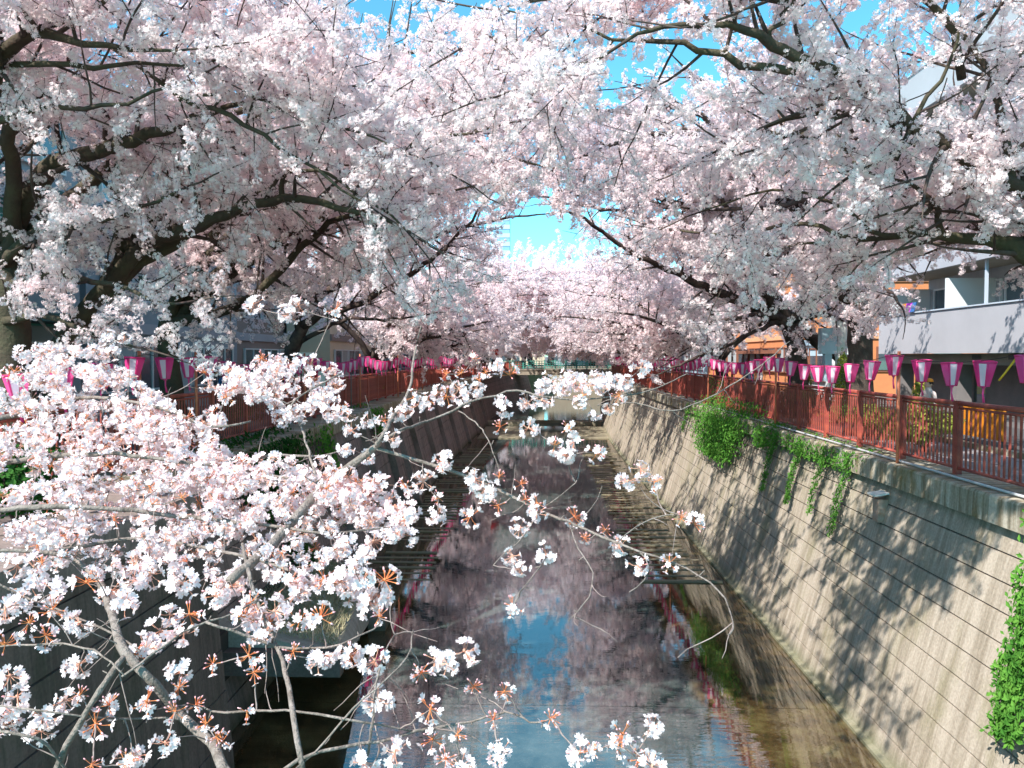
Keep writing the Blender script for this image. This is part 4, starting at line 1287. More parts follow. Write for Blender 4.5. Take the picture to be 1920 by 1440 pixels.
def place_avenue(protos, side, rows, key):
    built = []
    for t in protos: built.append(None)
    for i, (x, y, sc, lab) in enumerate(rows):
        k = i % len(protos)
        if built[k] is None:
            protos[k].label = lab
            r = protos[k].build(); built[k] = r
        else:
            src = built[k]
            r = src.copy(); C.objects.link(r); r['label'] = lab
            for ch in list(src.children):
                c = ch.copy(); C.objects.link(c); c.parent = r
        r.location = (x, y, ZG)
        r.rotation_euler = (0, 0, rnd.uniform(-.3, .3))
        r.scale = (sc, sc, sc)


def words_row(side, ys, first):
    out = []
    nm = 'left' if side < 0 else 'right'
    for i, y in enumerate(ys):
        out.append((cx(y) + side * rnd.uniform(7.3, 8.0), y, rnd.uniform(.92, 1.08) * (1.22 if y > 65 else 1),
                    'cherry tree in full bloom on the %s bank, %s from the near end' % (nm, ord_word(i + first))))
    return out


avenue_proto(1, 'far', 31, at=(-7.4, 34, 0), label='cherry tree in full bloom on the left bank, fifth from the near end').build()
avenue_proto(-1, 'far', 32, at=(7.9, 33, 0), label='cherry tree in full bloom on the right bank, fourth from the near end').build()
place_avenue([avenue_proto(1, 'far', 11), avenue_proto(1, 'far', 12)], 1, words_row(-1, [41.5, 50, 59], 5), 'a')
place_avenue([avenue_proto(-1, 'far', 13), avenue_proto(-1, 'far', 14)], -1, words_row(1, [41, 49.5, 58.5], 4), 'b')
place_avenue([avenue_proto(1, 'vfar', 15), avenue_proto(1, 'vfar', 16)], 1, words_row(-1, [68, 77, 86, 96, 108, 122], 8), 'c')
place_avenue([avenue_proto(-1, 'vfar', 17), avenue_proto(-1, 'vfar', 18)], -1, words_row(1, [68, 77, 86, 96, 110, 122], 7), 'd')
rows = []
for i, (x, y, s) in enumerate([(-9, 146, 1.7), (-1, 150, 1.75), (7, 148, 1.8), (15, 150, 1.7), (-18, 150, 1.8), (24, 152, 1.8), (3, 165, 2.1), (12, 168, 2.1)]):
    rows.append((x, y, s, 'hazy pink cherry tree closing the avenue behind the green bridge'))
p_ = avenue_proto(1, 'vfar', 19); p_.group = 'cherry trees behind the far bridge'
q_ = avenue_proto(-1, 'vfar', 20); q_.group = 'cherry trees behind the far bridge'
p_.low = q_.low = 0.5
place_avenue([p_, q_], 1, rows, 'e')
for i, (x0, x1, tp) in enumerate(((-60, -22, 9), (-21, 2, 6.5), (3, 24, 7.5), (26, 70, 10))):
    simple_building('apartment_building', x0, x1, 184, 196, tp, -1, ['low grey block far behind the avenue, leftmost of four', 'low cream block far behind the avenue, second of four', 'low blue grey block far behind the avenue, third of four', 'low grey block far behind the avenue, rightmost of four'][i], M[['brown_wall', 'cream', 'blue_grey', 'brown_wall'][i]], M['grey_facade'], M['white_frame'], 3, 3)
rnd.seed(77)

# ------------------------------------------------------------------ foreground cherry branches
def petal(mb, base, u, n, r, curl, mi=0):
    """one notched petal: 5 verts, 3 faces; u outwards, n flower axis"""
    s = u.cross(n)
    w = r * .46
    p0 = base
    p1 = base + u * r * .45 + s * w * .75 + n * r * (.10 + curl * .3)
    p2 = base + u * r * .45 - s * w * .75 + n * r * (.10 + curl * .3)
    p3 = base + u * r * .95 + s * w * .62 + n * r * (.22 + curl)
    p4 = base + u * r * .95 - s * w * .62 + n * r * (.22 + curl)
    p5 = base + u * r * .86 + n * r * (.17 + curl)
    mb.add([p0, p1, p2, p3, p4, p5], [(0, 1, 5, 2), (1, 3, 5), (2, 5, 4)], mi)


def flower(mb, c, n, r, stalk):
    n = n.normalized(); a = n.orthogonal().normalized(); b = n.cross(a)
    th = rnd.random() * 6.28; curl = rnd.uniform(.0, .35)
    for i in range(5):
        t = th + i * 1.2566 + rnd.uniform(-.1, .1)
        petal(mb, c, a * math.cos(t) + b * math.sin(t), n, r * rnd.uniform(.9, 1.08), curl + rnd.uniform(-.05, .08))
    for i in range(5):      # stamens
        t = rnd.random() * 6.28; u = (a * math.cos(t) + b * math.sin(t)) * .22 + n * .42
        s = (a * math.sin(t) - b * math.cos(t)) * r * .035
        mb.add([c - s, c + s, c + u * r * 1.1], [(0, 1, 2)], 2)
    mb.tube([c - n * r * .28, c + n * r * .03], [r * .09, r * .14], 4, 2, False)
    if stalk is not None:
        mid = (c + stalk) / 2 + Vector((0, 0, -.003))
        mb.tube([stalk, mid, c - n * r * .25], [.0012, .0010, .0011], 3, 2, False)


def bud(mb, c, n, r, stalk):
    n = n.normalized()
    mb.tube([c - n * r, c - n * r * .3, c + n * r * .5, c + n * r * 1.1], [r * .28, r * .5, r * .5, r * .08], 5, 1)
    mb.tube([c - n * r * 1.5, c - n * r * .6], [r * .22, r * .42], 5, 2, False)
    mid = (c + stalk) / 2
    mb.tube([stalk, mid, c - n * r * 1.4], [.0015, .0012, .0013], 3, 2, False)


def cluster_mesh(kind, R0=.046):
    mb = MB()
    if kind == 'open':
        nf, nb = 13, 1
    elif kind == 'mixed':
        nf, nb = 7, 7
    else:
        nf, nb = 2, 12
    o = Vector((0, 0, 0))
    up = Vector((0, 0, .2))
    for i in range(nf):
        d = rand_dir(-.12)
        flower(mb, o + d * R0 * rnd.uniform(.62, 1.0), d + rand_dir() * .35, .0185 * rnd.uniform(.9, 1.12), o)
    for i in range(nb):
        d = rand_dir(.25 if kind != 'open' else 0)
        bud(mb, o + d * R0 * rnd.uniform(.7, .95), d, .0062, o)
    mb.tube([Vector((0, 0, .006)), Vector((0, 0, -.004))], [.004, .003], 5, 2)
    return mb.mesh('blossom_cluster_piece', [M['petal_near'], M['bud'], M['sepal_soft' if kind == 'open' else 'sepal']])


CL = {'w': [cluster_mesh('open') for _ in range(7)], 'm': [cluster_mesh('mixed') for _ in range(4)], 'o': [cluster_mesh('buds') for _ in range(4)]}


def dep(x, y):
    """distance at which the foreground spray hangs"""
    d = np.interp(y, [640, 700, 800, 900, 1000, 1100, 1250, 1440], [4.9, 4.6, 4.1, 3.7, 3.3, 2.9, 2.5, 2.3])
    return d


BR = [  # traced main branches: (points (x, y, dy), widths in px)
    ([(470, 1500), (420, 1440), (395, 1390), (330, 1335), (290, 1283), (235, 1225), (218, 1180), (200, 1125), (183, 1085), (140, 1050), (70, 1035), (-40, 1030)], [30, 27, 24, 21, 20, 22, 20, 18, 16, 12, 10, 9]),
    ([(235, 1225), (205, 1265), (165, 1330), (125, 1400), (95, 1470)], [13, 14, 15, 17, 18]),
    ([(575, 1500), (565, 1430), (552, 1350), (542, 1290), (528, 1235), (515, 1205), (490, 1150), (470, 1090), (455, 1020)], [16, 15, 14, 13, 11, 9, 8, 9, 8]),
    ([(430, 1090), (500, 1030), (560, 965), (600, 919), (660, 872), (704, 837), (723, 806), (745, 770), (767, 733), (773, 695), (779, 654), (790, 610)], [22, 22, 21, 19, 17, 15, 11, 9, 7, 6, 5, 3]),
    ([(704, 840), (760, 856), (830, 878), (900, 903), (960, 932), (1010, 955), (1080, 985), (1150, 1015), (1200, 1035), (1260, 1053), (1310, 1080), (1350, 1110), (1370, 1150), (1375, 1180), (1364, 1190)], [9, 9, 9, 8, 8, 7, 6, 6, 5, 5, 4, 4, 3, 3, 2]),
    ([(704, 833), (745, 810), (800, 790), (850, 770), (885, 752), (930, 742), (970, 732), (1010, 742), (1080, 748), (1150, 744), (1220, 732), (1290, 700)], [7, 7, 6, 6, 5, 5, 5, 4, 4, 3, 3, 2]),
    ([(500, 1470), (560, 1425), (640, 1402), (710, 1388), (777, 1371), (850, 1358), (911, 1346), (948, 1336), (980, 1345), (1007, 1357), (1034, 1347)], [10, 9, 9, 8, 7, 6, 5, 5, 4, 4, 3]),
    ([(365, 1322), (397, 1332), (450, 1336), (510, 1331), (560, 1336), (640, 1346), (720, 1360), (780, 1372)], [4, 5, 6, 6, 6, 6, 5, 4]),
    ([(-20, 1322), (60, 1330), (150, 1343), (235, 1349), (310, 1348), (345, 1351)], [4, 5, 5, 5, 5, 4]),
    ([(-30, 1085), (0, 1097), (73, 1130), (130, 1152), (182, 1173), (237, 1203), (262, 1222)], [6, 6, 5, 5, 5, 5, 4]),
    ([(-10, 1212), (60, 1210), (120, 1207), (175, 1218), (210, 1243), (235, 1268)], [4, 5, 5, 5, 4, 4]),
    ([(232, 1268), (290, 1225), (340, 1190), (390, 1165), (440, 1150), (490, 1120)], [6, 6, 5, 5, 4, 4]),
    ([(385, 1168), (430, 1182), (480, 1198), (520, 1213), (580, 1216), (640, 1208), (700, 1180), (712, 1160)], [6, 7, 7, 7, 5, 5, 4, 3]),
    ([(660, 1460), (690, 1410), (700, 1340), (705, 1280), (720, 1230), (740, 1190)], [7, 6, 6, 5, 4, 3]),
    ([(560, 1440), (620, 1380), (660, 1330), (705, 1290), (745, 1250), (770, 1215), (775, 1180)], [5, 5, 5, 4, 4, 4, 3]),
    ([(-30, 1360), (40, 1375), (90, 1400), (120, 1440), (140, 1480)], [8, 8, 7, 7, 7]),
    # the layered sprays at the left middle
    ([(-60, 800), (60, 770), (170, 745), (300, 765), (400, 800), (470, 790)], [12, 11, 9, 8, 6, 4]),
    ([(-60, 880), (60, 860), (200, 850), (330, 865), (440, 880), (560, 900)], [14, 12, 11, 9, 7, 5]),
    ([(-60, 960), (80, 950), (220, 955), (360, 970), (500, 985), (620, 1000), (740, 985)], [14, 13, 11, 10, 8, 6, 4]),
    ([(430, 905), (480, 860), (545, 853), (600, 857), (640, 845)], [8, 7, 6, 5, 3]),
    ([(600, 919), (565, 800), (545, 760), (600, 720), (640, 700)], [7, 5, 5, 4, 3]),
    ([(100, 1035), (250, 1010), (400, 1030), (520, 1060), (620, 1100), (700, 1110)], [10, 9, 8, 7, 6, 4]),
    ([(1480, 640), (1420, 690), (1330, 745), (1260, 770), (1190, 755), (1120, 760)], [2, 3, 3, 3, 3, 2]),
    ([(1010, 955), (985, 1000), (950, 1035), (925, 1060)], [4, 3, 3, 2]),
    ([(1065, 975), (1085, 1030), (1110, 1075), (1105, 1120), (1080, 1150), (1065, 1165)], [3, 3, 3, 3, 2, 2]),
    ([(1025, 1045), (1000, 1080), (975, 1110), (961, 1136)], [3, 3, 2, 2]),
    ([(1200, 1035), (1218, 1060), (1205, 1090), (1180, 1110)], [3, 3, 3, 2]),
    ([(1160, 1015), (1190, 990), (1225, 970), (1275, 965)], [3, 3, 3, 2]),
    ([(860, 770), (900, 800), (930, 860), (940, 895)], [3, 3, 2, 2]),
    ([(1080, 905), (1050, 930), (1010, 955)], [2, 2, 3]),
]
HC = '''32 1060 w;64 1063 w;58 1095 w;99 1108 w;38 1127 w;10 1143 w;99 1143 m;54 1168 o;86 1191 m;150 1168 w;10 1208 m;149 1245 w;19 1267 w;163 1092 m;208 1108 w;233 1130 w;256 1060 w;252 1089 w;281 1076 w;326 1057 w;
345 1092 w;406 1111 m;434 1098 w;319 1152 w;355 1152 m;345 1188 w;300 1182 w;272 1216 w;252 1226 m;339 1261 w;335 1290 o;399 1245 o;466 1229 m;476 1261 o;204 1322 m;179 1357 m;275 1315 m;329 1335 o;367 1322 o;387 1357 o;
406 1382 o;418 1389 o;32 1306 w;22 1338 w;10 1357 w;83 1341 w;77 1370 w;121 1312 w;150 1303 o;310 1392 w;246 1415 w;236 1432 m;172 1434 o;463 1335 o;470 1130 m;474 1142 w;458 1156 m;481 1172 w;490 1188 w;507 1168 o;515 1146 w;
562 1161 m;432 1099 w;404 1116 w;555 1111 w;607 1083 m;706 1116 w;692 1130 w;600 1158 m;607 1229 w;595 1239 w;656 1227 m;703 1239 w;550 1222 o;711 1156 o;722 1088 m;685 1038 w;625 1031 w;652 1019 w;696 979 w;739 988 w;
758 974 w;830 865 m;794 902 w;761 913 m;823 934 o;740 948 w;773 957 w;819 965 w;698 973 w;744 986 w;907 919 w;890 898 w;936 894 o;977 907 o;934 948 o;882 967 m;986 936 o;1007 944 m;1007 961 w;1077 969 m;975 988 w;
961 1042 w;977 1065 w;1025 1040 w;961 1136 m;1136 994 o;1096 1009 o;1161 1023 w;1196 1061 w;1255 1055 m;1200 877 w;1177 902 w;1227 905 m;1277 973 o;1302 982 m;1119 848 m;1061 852 w;657 1227 w;815 1236 w;840 1242 w;
871 1221 w;790 1261 o;709 1317 w;807 1330 m;888 1288 o;946 1296 m;925 1350 o;1032 1348 o;857 1377 o;811 1386 m;740 1411 w;682 1427 w;836 1423 o;865 1436 w;936 1411 w;1088 1411 w;1111 1407 o;1167 1377 m;1219 1365 w;
1157 1396 o;1202 1423 m;1223 1436 w;630 580 m;560 572 w;540 590 w;475 570 w;693 790 w;659 807 w;722 790 o;735 824 w;745 776 w;783 760 w;803 753 m;820 736 w;837 743 m;861 729 w;894 729 w;837 702 o;888 672 o;932 685 w;955 702 m;
911 699 o;945 763 w;989 756 w;1016 750 w;1087 755 w;1141 766 w;1114 777 w;938 800 o;991 802 w;1067 802 m;1040 834 m;1077 827 w;1060 854 w;1087 722 w;1121 729 w;1057 729 w;1175 722 w;1140 712 w;1202 690 w;833 861 w;
760 770 w;775 745 m;865 700 o;870 745 w;900 712 m;650 895 w;668 905 m;688 915 w;700 900 w;665 930 w;690 945 w;640 950 w;718 905 w;770 1005 w;735 1000 w;640 1090 w;660 1105 w;676 1092 w;575 1100 w;540 1090 w;520 1075 w;
700 1015 w;640 1020 w;1240 1130 x;15 930 w;380 1290 x'''
DENSE = [(150, 745, 175, 55, 60), (60, 690, 70, 45, 14), (290, 800, 70, 60, 32), (90, 840, 130, 50, 44), (250, 870, 160, 50, 58), (400, 880, 110, 45, 36), (430, 715, 60, 35, 14), (545, 715, 95, 45, 30), (600, 765, 110, 25, 22), (500, 840, 40, 20, 4),
         (520, 905, 130, 50, 44), (620, 910, 85, 50, 26), (570, 960, 130, 45, 38), (300, 955, 200, 55, 62), (90, 960, 120, 55, 40), (400, 1030, 160, 50, 50), (620, 1050, 110, 35, 16), (190, 1030, 150, 45, 32), (40, 1010, 60, 40, 12), (340, 780, 90, 60, 20), (200, 640, 40, 25, 3),
         (700, 950, 60, 40, 8), (640, 860, 60, 30, 6), (480, 700, 60, 40, 8), (150, 690, 90, 40, 14), (1110, 725, 110, 25, 14)]
LOWHOLES = [(590, 835, 55, 38), (470, 835, 50, 28), (200, 800, 30, 12), (360, 745, 60, 22), (690, 880, 40, 20), (90, 900, 20, 12), (700, 750, 60, 40)]

ht = empty('cherry_tree', (-3.6, 1.2, ZG), 'foreground cherry tree reaching in from the lower left with pale branches and open blossoms', 'cherry tree')
HB = Vector((-3.6, 1.2, ZG))
nodes = []; paths = []
for pts, ws in BR:
    P3 = []
    for (x, y), w_ in zip(pts, ws):
        d = dep(x, y) + .10 * math.sin(x * .011 + y * .017)
        if x > 640 and y > 800: d = min(d, 3.55) - max(0, x - 900) * .0008
        P3.append((P(x, y, d), w_ * d / F / 2 * .82))
    path, rad = smooth_path(P3, .06, .0022)
    mb = MB(); mb.tube([q - HB for q in path], [r * (1 + .10 * rnd.uniform(-1, 1)) for r in rad], 8)
    # spurs and knots
    for _ in range(int(len(path) / 5)):
        i = rnd.randrange(1, len(path) - 1)
        d = (path[i + 1] - path[i]).cross(rand_dir()).normalized()
        L = rnd.uniform(.008, .03)
        mb.tube([path[i] - HB, path[i] + d * (rad[i] + L) - HB], [max(.0025, rad[i] * .35), .0018], 4)
    mb.obj('branch', M['bark_pale'], ht)
    for q, r in zip(path, rad): nodes.append((q, r))
    paths.append((path, rad))
# the main stem comes from the left bank below the frame
s0 = paths[0][0][0]
mb = MB(); pth, rd = smooth_path([(HB, .11), (Vector((-2.6, 1.5, -1.9)), .08), (s0 + Vector((.1, -.3, -.5)), .05), (s0, paths[0][1][0] * 1.02)], .1, .006)
mb.tube([q - HB for q in pth], rd, 10); mb.obj('trunk', M['bark_pale'], ht)
for bi, off in ((2, (-.1, -.3, -.4)), (1, (-.2, -.3, -.3)), (6, (-.1, -.2, -.4)), (15, (0, -.1, -.3)), (13, (-.1, -.2, -.4)), (14, (0, -.2, -.3))):
    pp, rr_ = paths[bi]
    e = pp[0] if bi != 1 else pp[-1]; er = rr_[0] if bi != 1 else rr_[-1]
    tgt = Vector((-1.9, 1.7, -1.85))
    mb = MB(); pth, rd = smooth_path([(tgt, er * 2.0), ((tgt + e) / 2 + Vector(off) * .5, er * 1.5), (e, er)], .1, .004)
    mb.tube([q - HB for q in pth], rd, 8); mb.obj('branch', M['bark_pale'], ht)
for bi in (16, 17, 18, 0, 9, 8):
    pp, rr_ = paths[bi]
    e = pp[0] if bi != 0 else pp[-1]; er = rr_[0] if bi != 0 else rr_[-1]
    tgt = Vector((-4.0, 1.6, -1.2))
    mb = MB(); pth, rd = smooth_path([(HB + Vector((0, 0, .1)), .06), (tgt, er * 2.0), (e, er)], .12, .004)
    mb.tube([q - HB for q in pth], rd, 8); mb.obj('branch', M['bark_pale'], ht)

cl = []
for tok in HC.replace('\n', '').split(';'):
    x, y, k = tok.split()
    if k == 'x': continue
    x, y = float(x), float(y)
    d = dep(x, y) + rnd.uniform(-.08, .08)
    if x > 640 and y > 800: d = min(d, 3.5) - max(0, x - 900) * .0008
    px = 61 if y > 1040 else (50 if y > 840 else 40)
    if 940 < x and y < 1300: px = 44
    if x > 1040 and 690 < y < 790: px = 32
    if k == 'o': px *= .8
    cl.append((P(x, y, d), k, px * d / F / .105 * rnd.uniform(.9, 1.12), 0))
for ex, ey, rx, ry, n in DENSE:
    for _ in range(int(n * (1.15 if ey < 1000 else .95))):
        a = rnd.random() * 6.28; rr = math.sqrt(rnd.random())
        x, y = ex + rx * rr * math.cos(a), ey + ry * rr * math.sin(a)
        if any(((x - hx) / hrx) ** 2 + ((y - hy) / hry) ** 2 < 1 for hx, hy, hrx, hry in LOWHOLES): continue
        d = dep(x, y) + rnd.uniform(-.22, .45)
        k = 'w' if rnd.random() < .86 else ('m' if rnd.random() < .8 else 'o')
        cl.append((P(x, y, d), k, 38 * d / F / .105 * rnd.uniform(.8, 1.15), 1))
# twigs: every cluster is joined to the nearest wood already there
npos = np.array([tuple(q) for q, r in nodes])
order = sorted(range(len(cl)), key=lambda i: float(((npos - np.array(cl[i][0])) ** 2).sum(1).min()))
tw_ = MB()
extra = []
for i in order:
    p = cl[i][0]
    allp = npos if not extra else np.vstack([npos, np.array(extra)])
    d2 = ((allp - np.array(p)) ** 2).sum(1)
    j = int(d2.argmin()); q = Vector(allp[j]); L = (p - q).length
    if L > .01:
        mid = q.lerp(p, .5) + rand_dir() * L * .10 + Vector((0, 0, -L * .04))
        pts = []
        for t_ in np.linspace(0, 1, 6):
            a_ = q.lerp(mid, t_).lerp(mid.lerp(p, t_), t_)
            pts.append(a_ - HB + (rand_dir() * .003 if 0 < t_ < 1 else Vector((0, 0, 0))))
            if 0 < t_ < 1 and L < .8: extra.append(tuple(a_))
        w0 = .0022 + min(.0022, L * .006)
        tw_.tube(pts, np.linspace(w0, .0017, 6), 4, 0, False)
        if L > .25 and rnd.random() < .6:
            s_ = pts[3]; dd = rand_dir() * rnd.uniform(.04, .12)
            tw_.tube([s_, s_ + dd * .6, s_ + dd + Vector((0, 0, .01))], [.0018, .0014, .001], 3, 0, False)
    extra.append(tuple(p))
# bare thin twigs with curl, as between the near blossoms
for _ in range(110):
    q, r = nodes[rnd.randrange(len(nodes))]
    d = rand_dir(.15); L = rnd.uniform(.06, .28)
    pts = [q]
    for k_ in range(5):
        d = (d + rand_dir() * .28).normalized(); pts.append(pts[-1] + d * L / 5)
    tw_.tube([x - HB for x in pts], np.linspace(.0024, .001, 6), 4, 0, False)
tag(tw_.obj('twigs', M['twig_pale'], ht), kind='stuff')
cl.sort(key=lambda c: (c[3], c[0].length))
for i, (p, k, s_, _) in enumerate(cl[:300]):
    inst('blossom_cluster', rnd.choice(CL[k]), ht, p - HB, tuple(rnd.uniform(0, 6.28) if a_ == 2 else rnd.uniform(-.5, .5) for a_ in range(3)), s_)
for key in 'wmo':
    GNS = [bpy.data.objects.new('cluster_source', me) for me in CL[key]]
    GN['h' + key] = scatter_group('h' + key, GNS)
    sub = [c for c in cl[300:] if c[1] == key]
    me = scatter_mesh('blossoms', [c[0] - HB for c in sub], [(rnd.uniform(-.5, .5), rnd.uniform(-.5, .5), rnd.uniform(0, 6.28)) for c in sub], [c[2] for c in sub], len(CL[key]))
    o = bpy.data.objects.new('blossoms', me); C.objects.link(o); o.parent = ht
    md = o.modifiers.new('scatter', 'NODES'); md.node_group = GN['h' + key]; o['kind'] = 'stuff'

# ------------------------------------------------------------------ plants, ivy, street things and people
def leafy(mb, c, n, s, mi=0):
    """a small folded leaf, two faces"""
    a = rand_dir(); a = (a - n * a.dot(n)).normalized(); b = n.cross(a)
    mb.add([c, c + (a + b * .45) * s * .6 + n * s * .1, c + a * s * 1.15, c + (a - b * .45) * s * .6 + n * s * .1], [(0, 1, 2), (0, 2, 3)], mi)


def ivy(name, label, boxes, leaf_m, stem_m=None, cat='ivy'):
    """boxes: (side, y0, y1, z0, z1, thickness, count, leaf size) hung on the wall face"""
    mb = MB(); st = MB()
    for side, y0, y1, z0, z1, th, n, s in boxes:
        foot = XB if side > 0 else 5.1
        for _ in range(n):
            y = rnd.uniform(y0, y1); u = rnd.random(); z = z1 + (z0 - z1) * u
            wv = .5 + .5 * (1 - u)
            yc = (y0 + y1) / 2; y = yc + (y - yc) * wv * rnd.uniform(.7, 1.15) + .05 * math.sin(z * 6)
            xw = foot + KB * (z - ZW) - .16 if z < ZG else XF - .1
            x = cx(y) + side * (xw - rnd.random() * th * (1 - .5 * u))
            nn = Vector((-side * 1.0, rnd.uniform(-.7, .7), rnd.uniform(-.2, .9))).normalized()
            leafy(mb, Vector((x, y, z)), nn, s * rnd.uniform(.8, 1.45))
        k = max(1, int((y1 - y0) / .25))
        for i in range(k):
            yy = y0 + (y1 - y0) * (i + .5) / k
            pts = []
            for q in range(7):
                z = z1 + (z0 - z1) * q / 6
                xw = foot + KB * (z - ZW) - .10 if z < ZG else XF - .08
                pts.append((cx(yy) + side * (xw - .02), yy + rnd.uniform(-.03, .03), z))
            st.tube(pts, .006, 4)
    r = empty(name, (0, 0, 0), label, cat)
    o = mb.obj('leaves', leaf_m, r); o['kind'] = 'stuff'
    st.obj('stem', M['twig'], r)
    return r


def Yof(px, X):
    v = ray(px, 668)
    return X * v.y / v.x


# right wall ivy, placed by where each hangs along the coping (X about 6.3)
ya, yb = Yof(1425, 6.3), Yof(1312, 6.3)
ivy('ivy', 'big bright green ivy cushion spilling over the right coping', [(1, ya, yb, -3.35, -1.75, .75, 5200, .085), (1, ya - 1.6, ya + .5, -2.5, -1.8, .4, 900, .07), (1, ya + .2, yb - .2, -2.6, -1.4, .55, 1600, .08)], M['leaf'])
ivy('ivy', 'ivy climbing two railing posts above the green cushion', [(1, Yof(1360, 6.7), Yof(1350, 6.7), -2.0, -.85, .22, 260, .06), (1, Yof(1342, 6.7), Yof(1334, 6.7), -2.0, -.75, .22, 260, .06)], M['leaf_dark'])
for px, z0, n, lab in ((1455, -3.55, 620, 'narrow dark ivy strand just right of the big green cushion'), (1502, -3.5, 700, 'ragged ivy strand, second to the right of the green cushion'), (1547, -3.45, 420, 'thin light ivy strand between the ragged one and the longest one'),
                       (1593, -3.6, 520, 'longest thin ivy strand hanging nearest to the rusty wall bracket'), (1291, -3.1, 420, 'small light ivy strand left of the big green cushion')):
    y = Yof(px, 6.3)
    ivy('ivy_strand', lab, [(1, y - .13, y + .13, z0, -1.88, .18, int(n * 1.3), .055)], M['leaf'])
ivy('ivy', 'loose green creepers lying along the right coping beside the pale pipe', [(1, Yof(1660, 6.4), Yof(1440, 6.4), -2.35, -1.85, .24, 1500, .06)], M['leaf'])
ivy('ivy', 'tall bright ivy column at the right edge of the picture', [(1, Yof(2010, 6.1), Yof(1928, 6.1), -4.6, -1.9, .35, 3600, .075)], M['leaf'])
# left wall ivy
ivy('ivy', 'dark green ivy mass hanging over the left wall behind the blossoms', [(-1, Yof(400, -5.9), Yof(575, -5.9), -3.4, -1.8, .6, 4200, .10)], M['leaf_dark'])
ivy('ivy', 'light green ivy strand beside the red box on the left wall', [(-1, Yof(598, -5.8), Yof(628, -5.8), -4.6, -1.9, .3, 900, .10)], M['leaf'])
ivy('ivy', 'small ivy tuft on the left coping under the railing', [(-1, Yof(690, -6.0), Yof(712, -6.0), -2.9, -1.8, .4, 500, .11)], M['leaf'])
ivy('ivy', 'ivy growing low on the left wall above the water steps', [(-1, 17.0, 18.6, -5.3, -3.2, .3, 1400, .09)], M['leaf_dark'])


def bush(name, label, c, rx, rz, n, s, m, cat='shrub', cone=False, group=None):
    root = empty(name, c, label, cat, group)
    mb = MB(); st = MB()
    blobs = [(rand_dir(.2) * rnd.uniform(.2, .75), rnd.uniform(.3, .5)) for _ in range(9)]
    for _ in range(n):
        if cone:
            u = rnd.random() ** 1.4; a = rnd.random() * 6.28
            r = (1 - u) ** .8 * rx * math.sqrt(rnd.random()) * (1 + .18 * math.sin(a * 5 + u * 9))
            p = Vector((math.cos(a) * r, math.sin(a) * r, .08 + u * rz * 2))
            nn = Vector((math.cos(a), math.sin(a), .5)).normalized()
        else:
            b_, br_ = rnd.choice(blobs); d = rand_dir()
            q = b_ + d * br_ * rnd.uniform(.6, 1)
            p = Vector((q.x * rx, q.y * rx, rz + q.z * rz))
            if p.z < .03: continue
            nn = (d + Vector((0, 0, .4))).normalized()
        leafy(mb, p, nn, s * rnd.uniform(.7, 1.3))
    for i in range(7):
        a = rnd.random() * 6.28
        st.tube([(0, 0, 0), (math.cos(a) * rx * .2, math.sin(a) * rx * .2, rz * .6), (math.cos(a) * rx * .45, math.sin(a) * rx * .45, rz * 1.4)], [.02, .014, .006], 4)
    o = mb.obj('foliage', m, root); o['kind'] = 'stuff'
    st.obj('stems', M['twig'], root)
    return root


bush('shrub', 'yellow green rounded shrub just behind the near right railing', (7.75, Yof(1735, 7.75), ZG), .85, .52, 2600, .075, M['leaf_yellow'])
bush('shrub', 'yellowish shrub left of the double orange pole behind the right railing', (7.85, Yof(1648, 7.85), ZG), .75, .50, 1800, .075, M['leaf_yellow'])
bush('shrub', 'small green shrub between two railing posts on the right', (7.7, Yof(1588, 7.7), ZG), .55, .42, 1100, .07, M['leaf'])
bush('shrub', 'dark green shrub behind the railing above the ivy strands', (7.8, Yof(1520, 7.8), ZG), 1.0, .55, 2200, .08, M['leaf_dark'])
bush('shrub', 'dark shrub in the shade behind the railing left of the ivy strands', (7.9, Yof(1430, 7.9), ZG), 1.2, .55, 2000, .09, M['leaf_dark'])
bush('conifer', 'small round topped yellow green conifer in front of the grey ground floor', (9.0, Yof(1727, 9.0), ZG), .38, .82, 2200, .07, M['leaf_yellow'], 'conifer', True)
bush('conifer', 'tall slanting light green conifer under the forked cherry trunk', (8.9, Yof(1580, 8.9), ZG), .60, 1.02, 2600, .08, M['leaf_yellow'], 'conifer', True)
bush('conifer', 'low light green conifer beside the white utility pole', (8.6, Yof(1512, 8.6), ZG), .55, .72, 1800, .08, M['leaf_yellow'], 'conifer', True)
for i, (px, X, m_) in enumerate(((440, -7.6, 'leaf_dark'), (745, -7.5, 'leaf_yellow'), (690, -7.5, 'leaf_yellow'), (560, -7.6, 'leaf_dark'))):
    bush('shrub', ['dark shrub behind the left railing next to the third trunk', 'yellow shrub glowing behind the far left railing', 'yellow green shrub behind the left railing beyond the red box', 'dark shrub behind the left railing before the red box'][i],
         (X, Yof(px, X), ZG), .8, .5, 1300, .10, M[m_])
bush('shrub', 'green leafy shrub low on the near left bank under the blossoms', (-5.6, 8.4, ZG), .9, .5, 2600, .07, M['leaf_dark'])

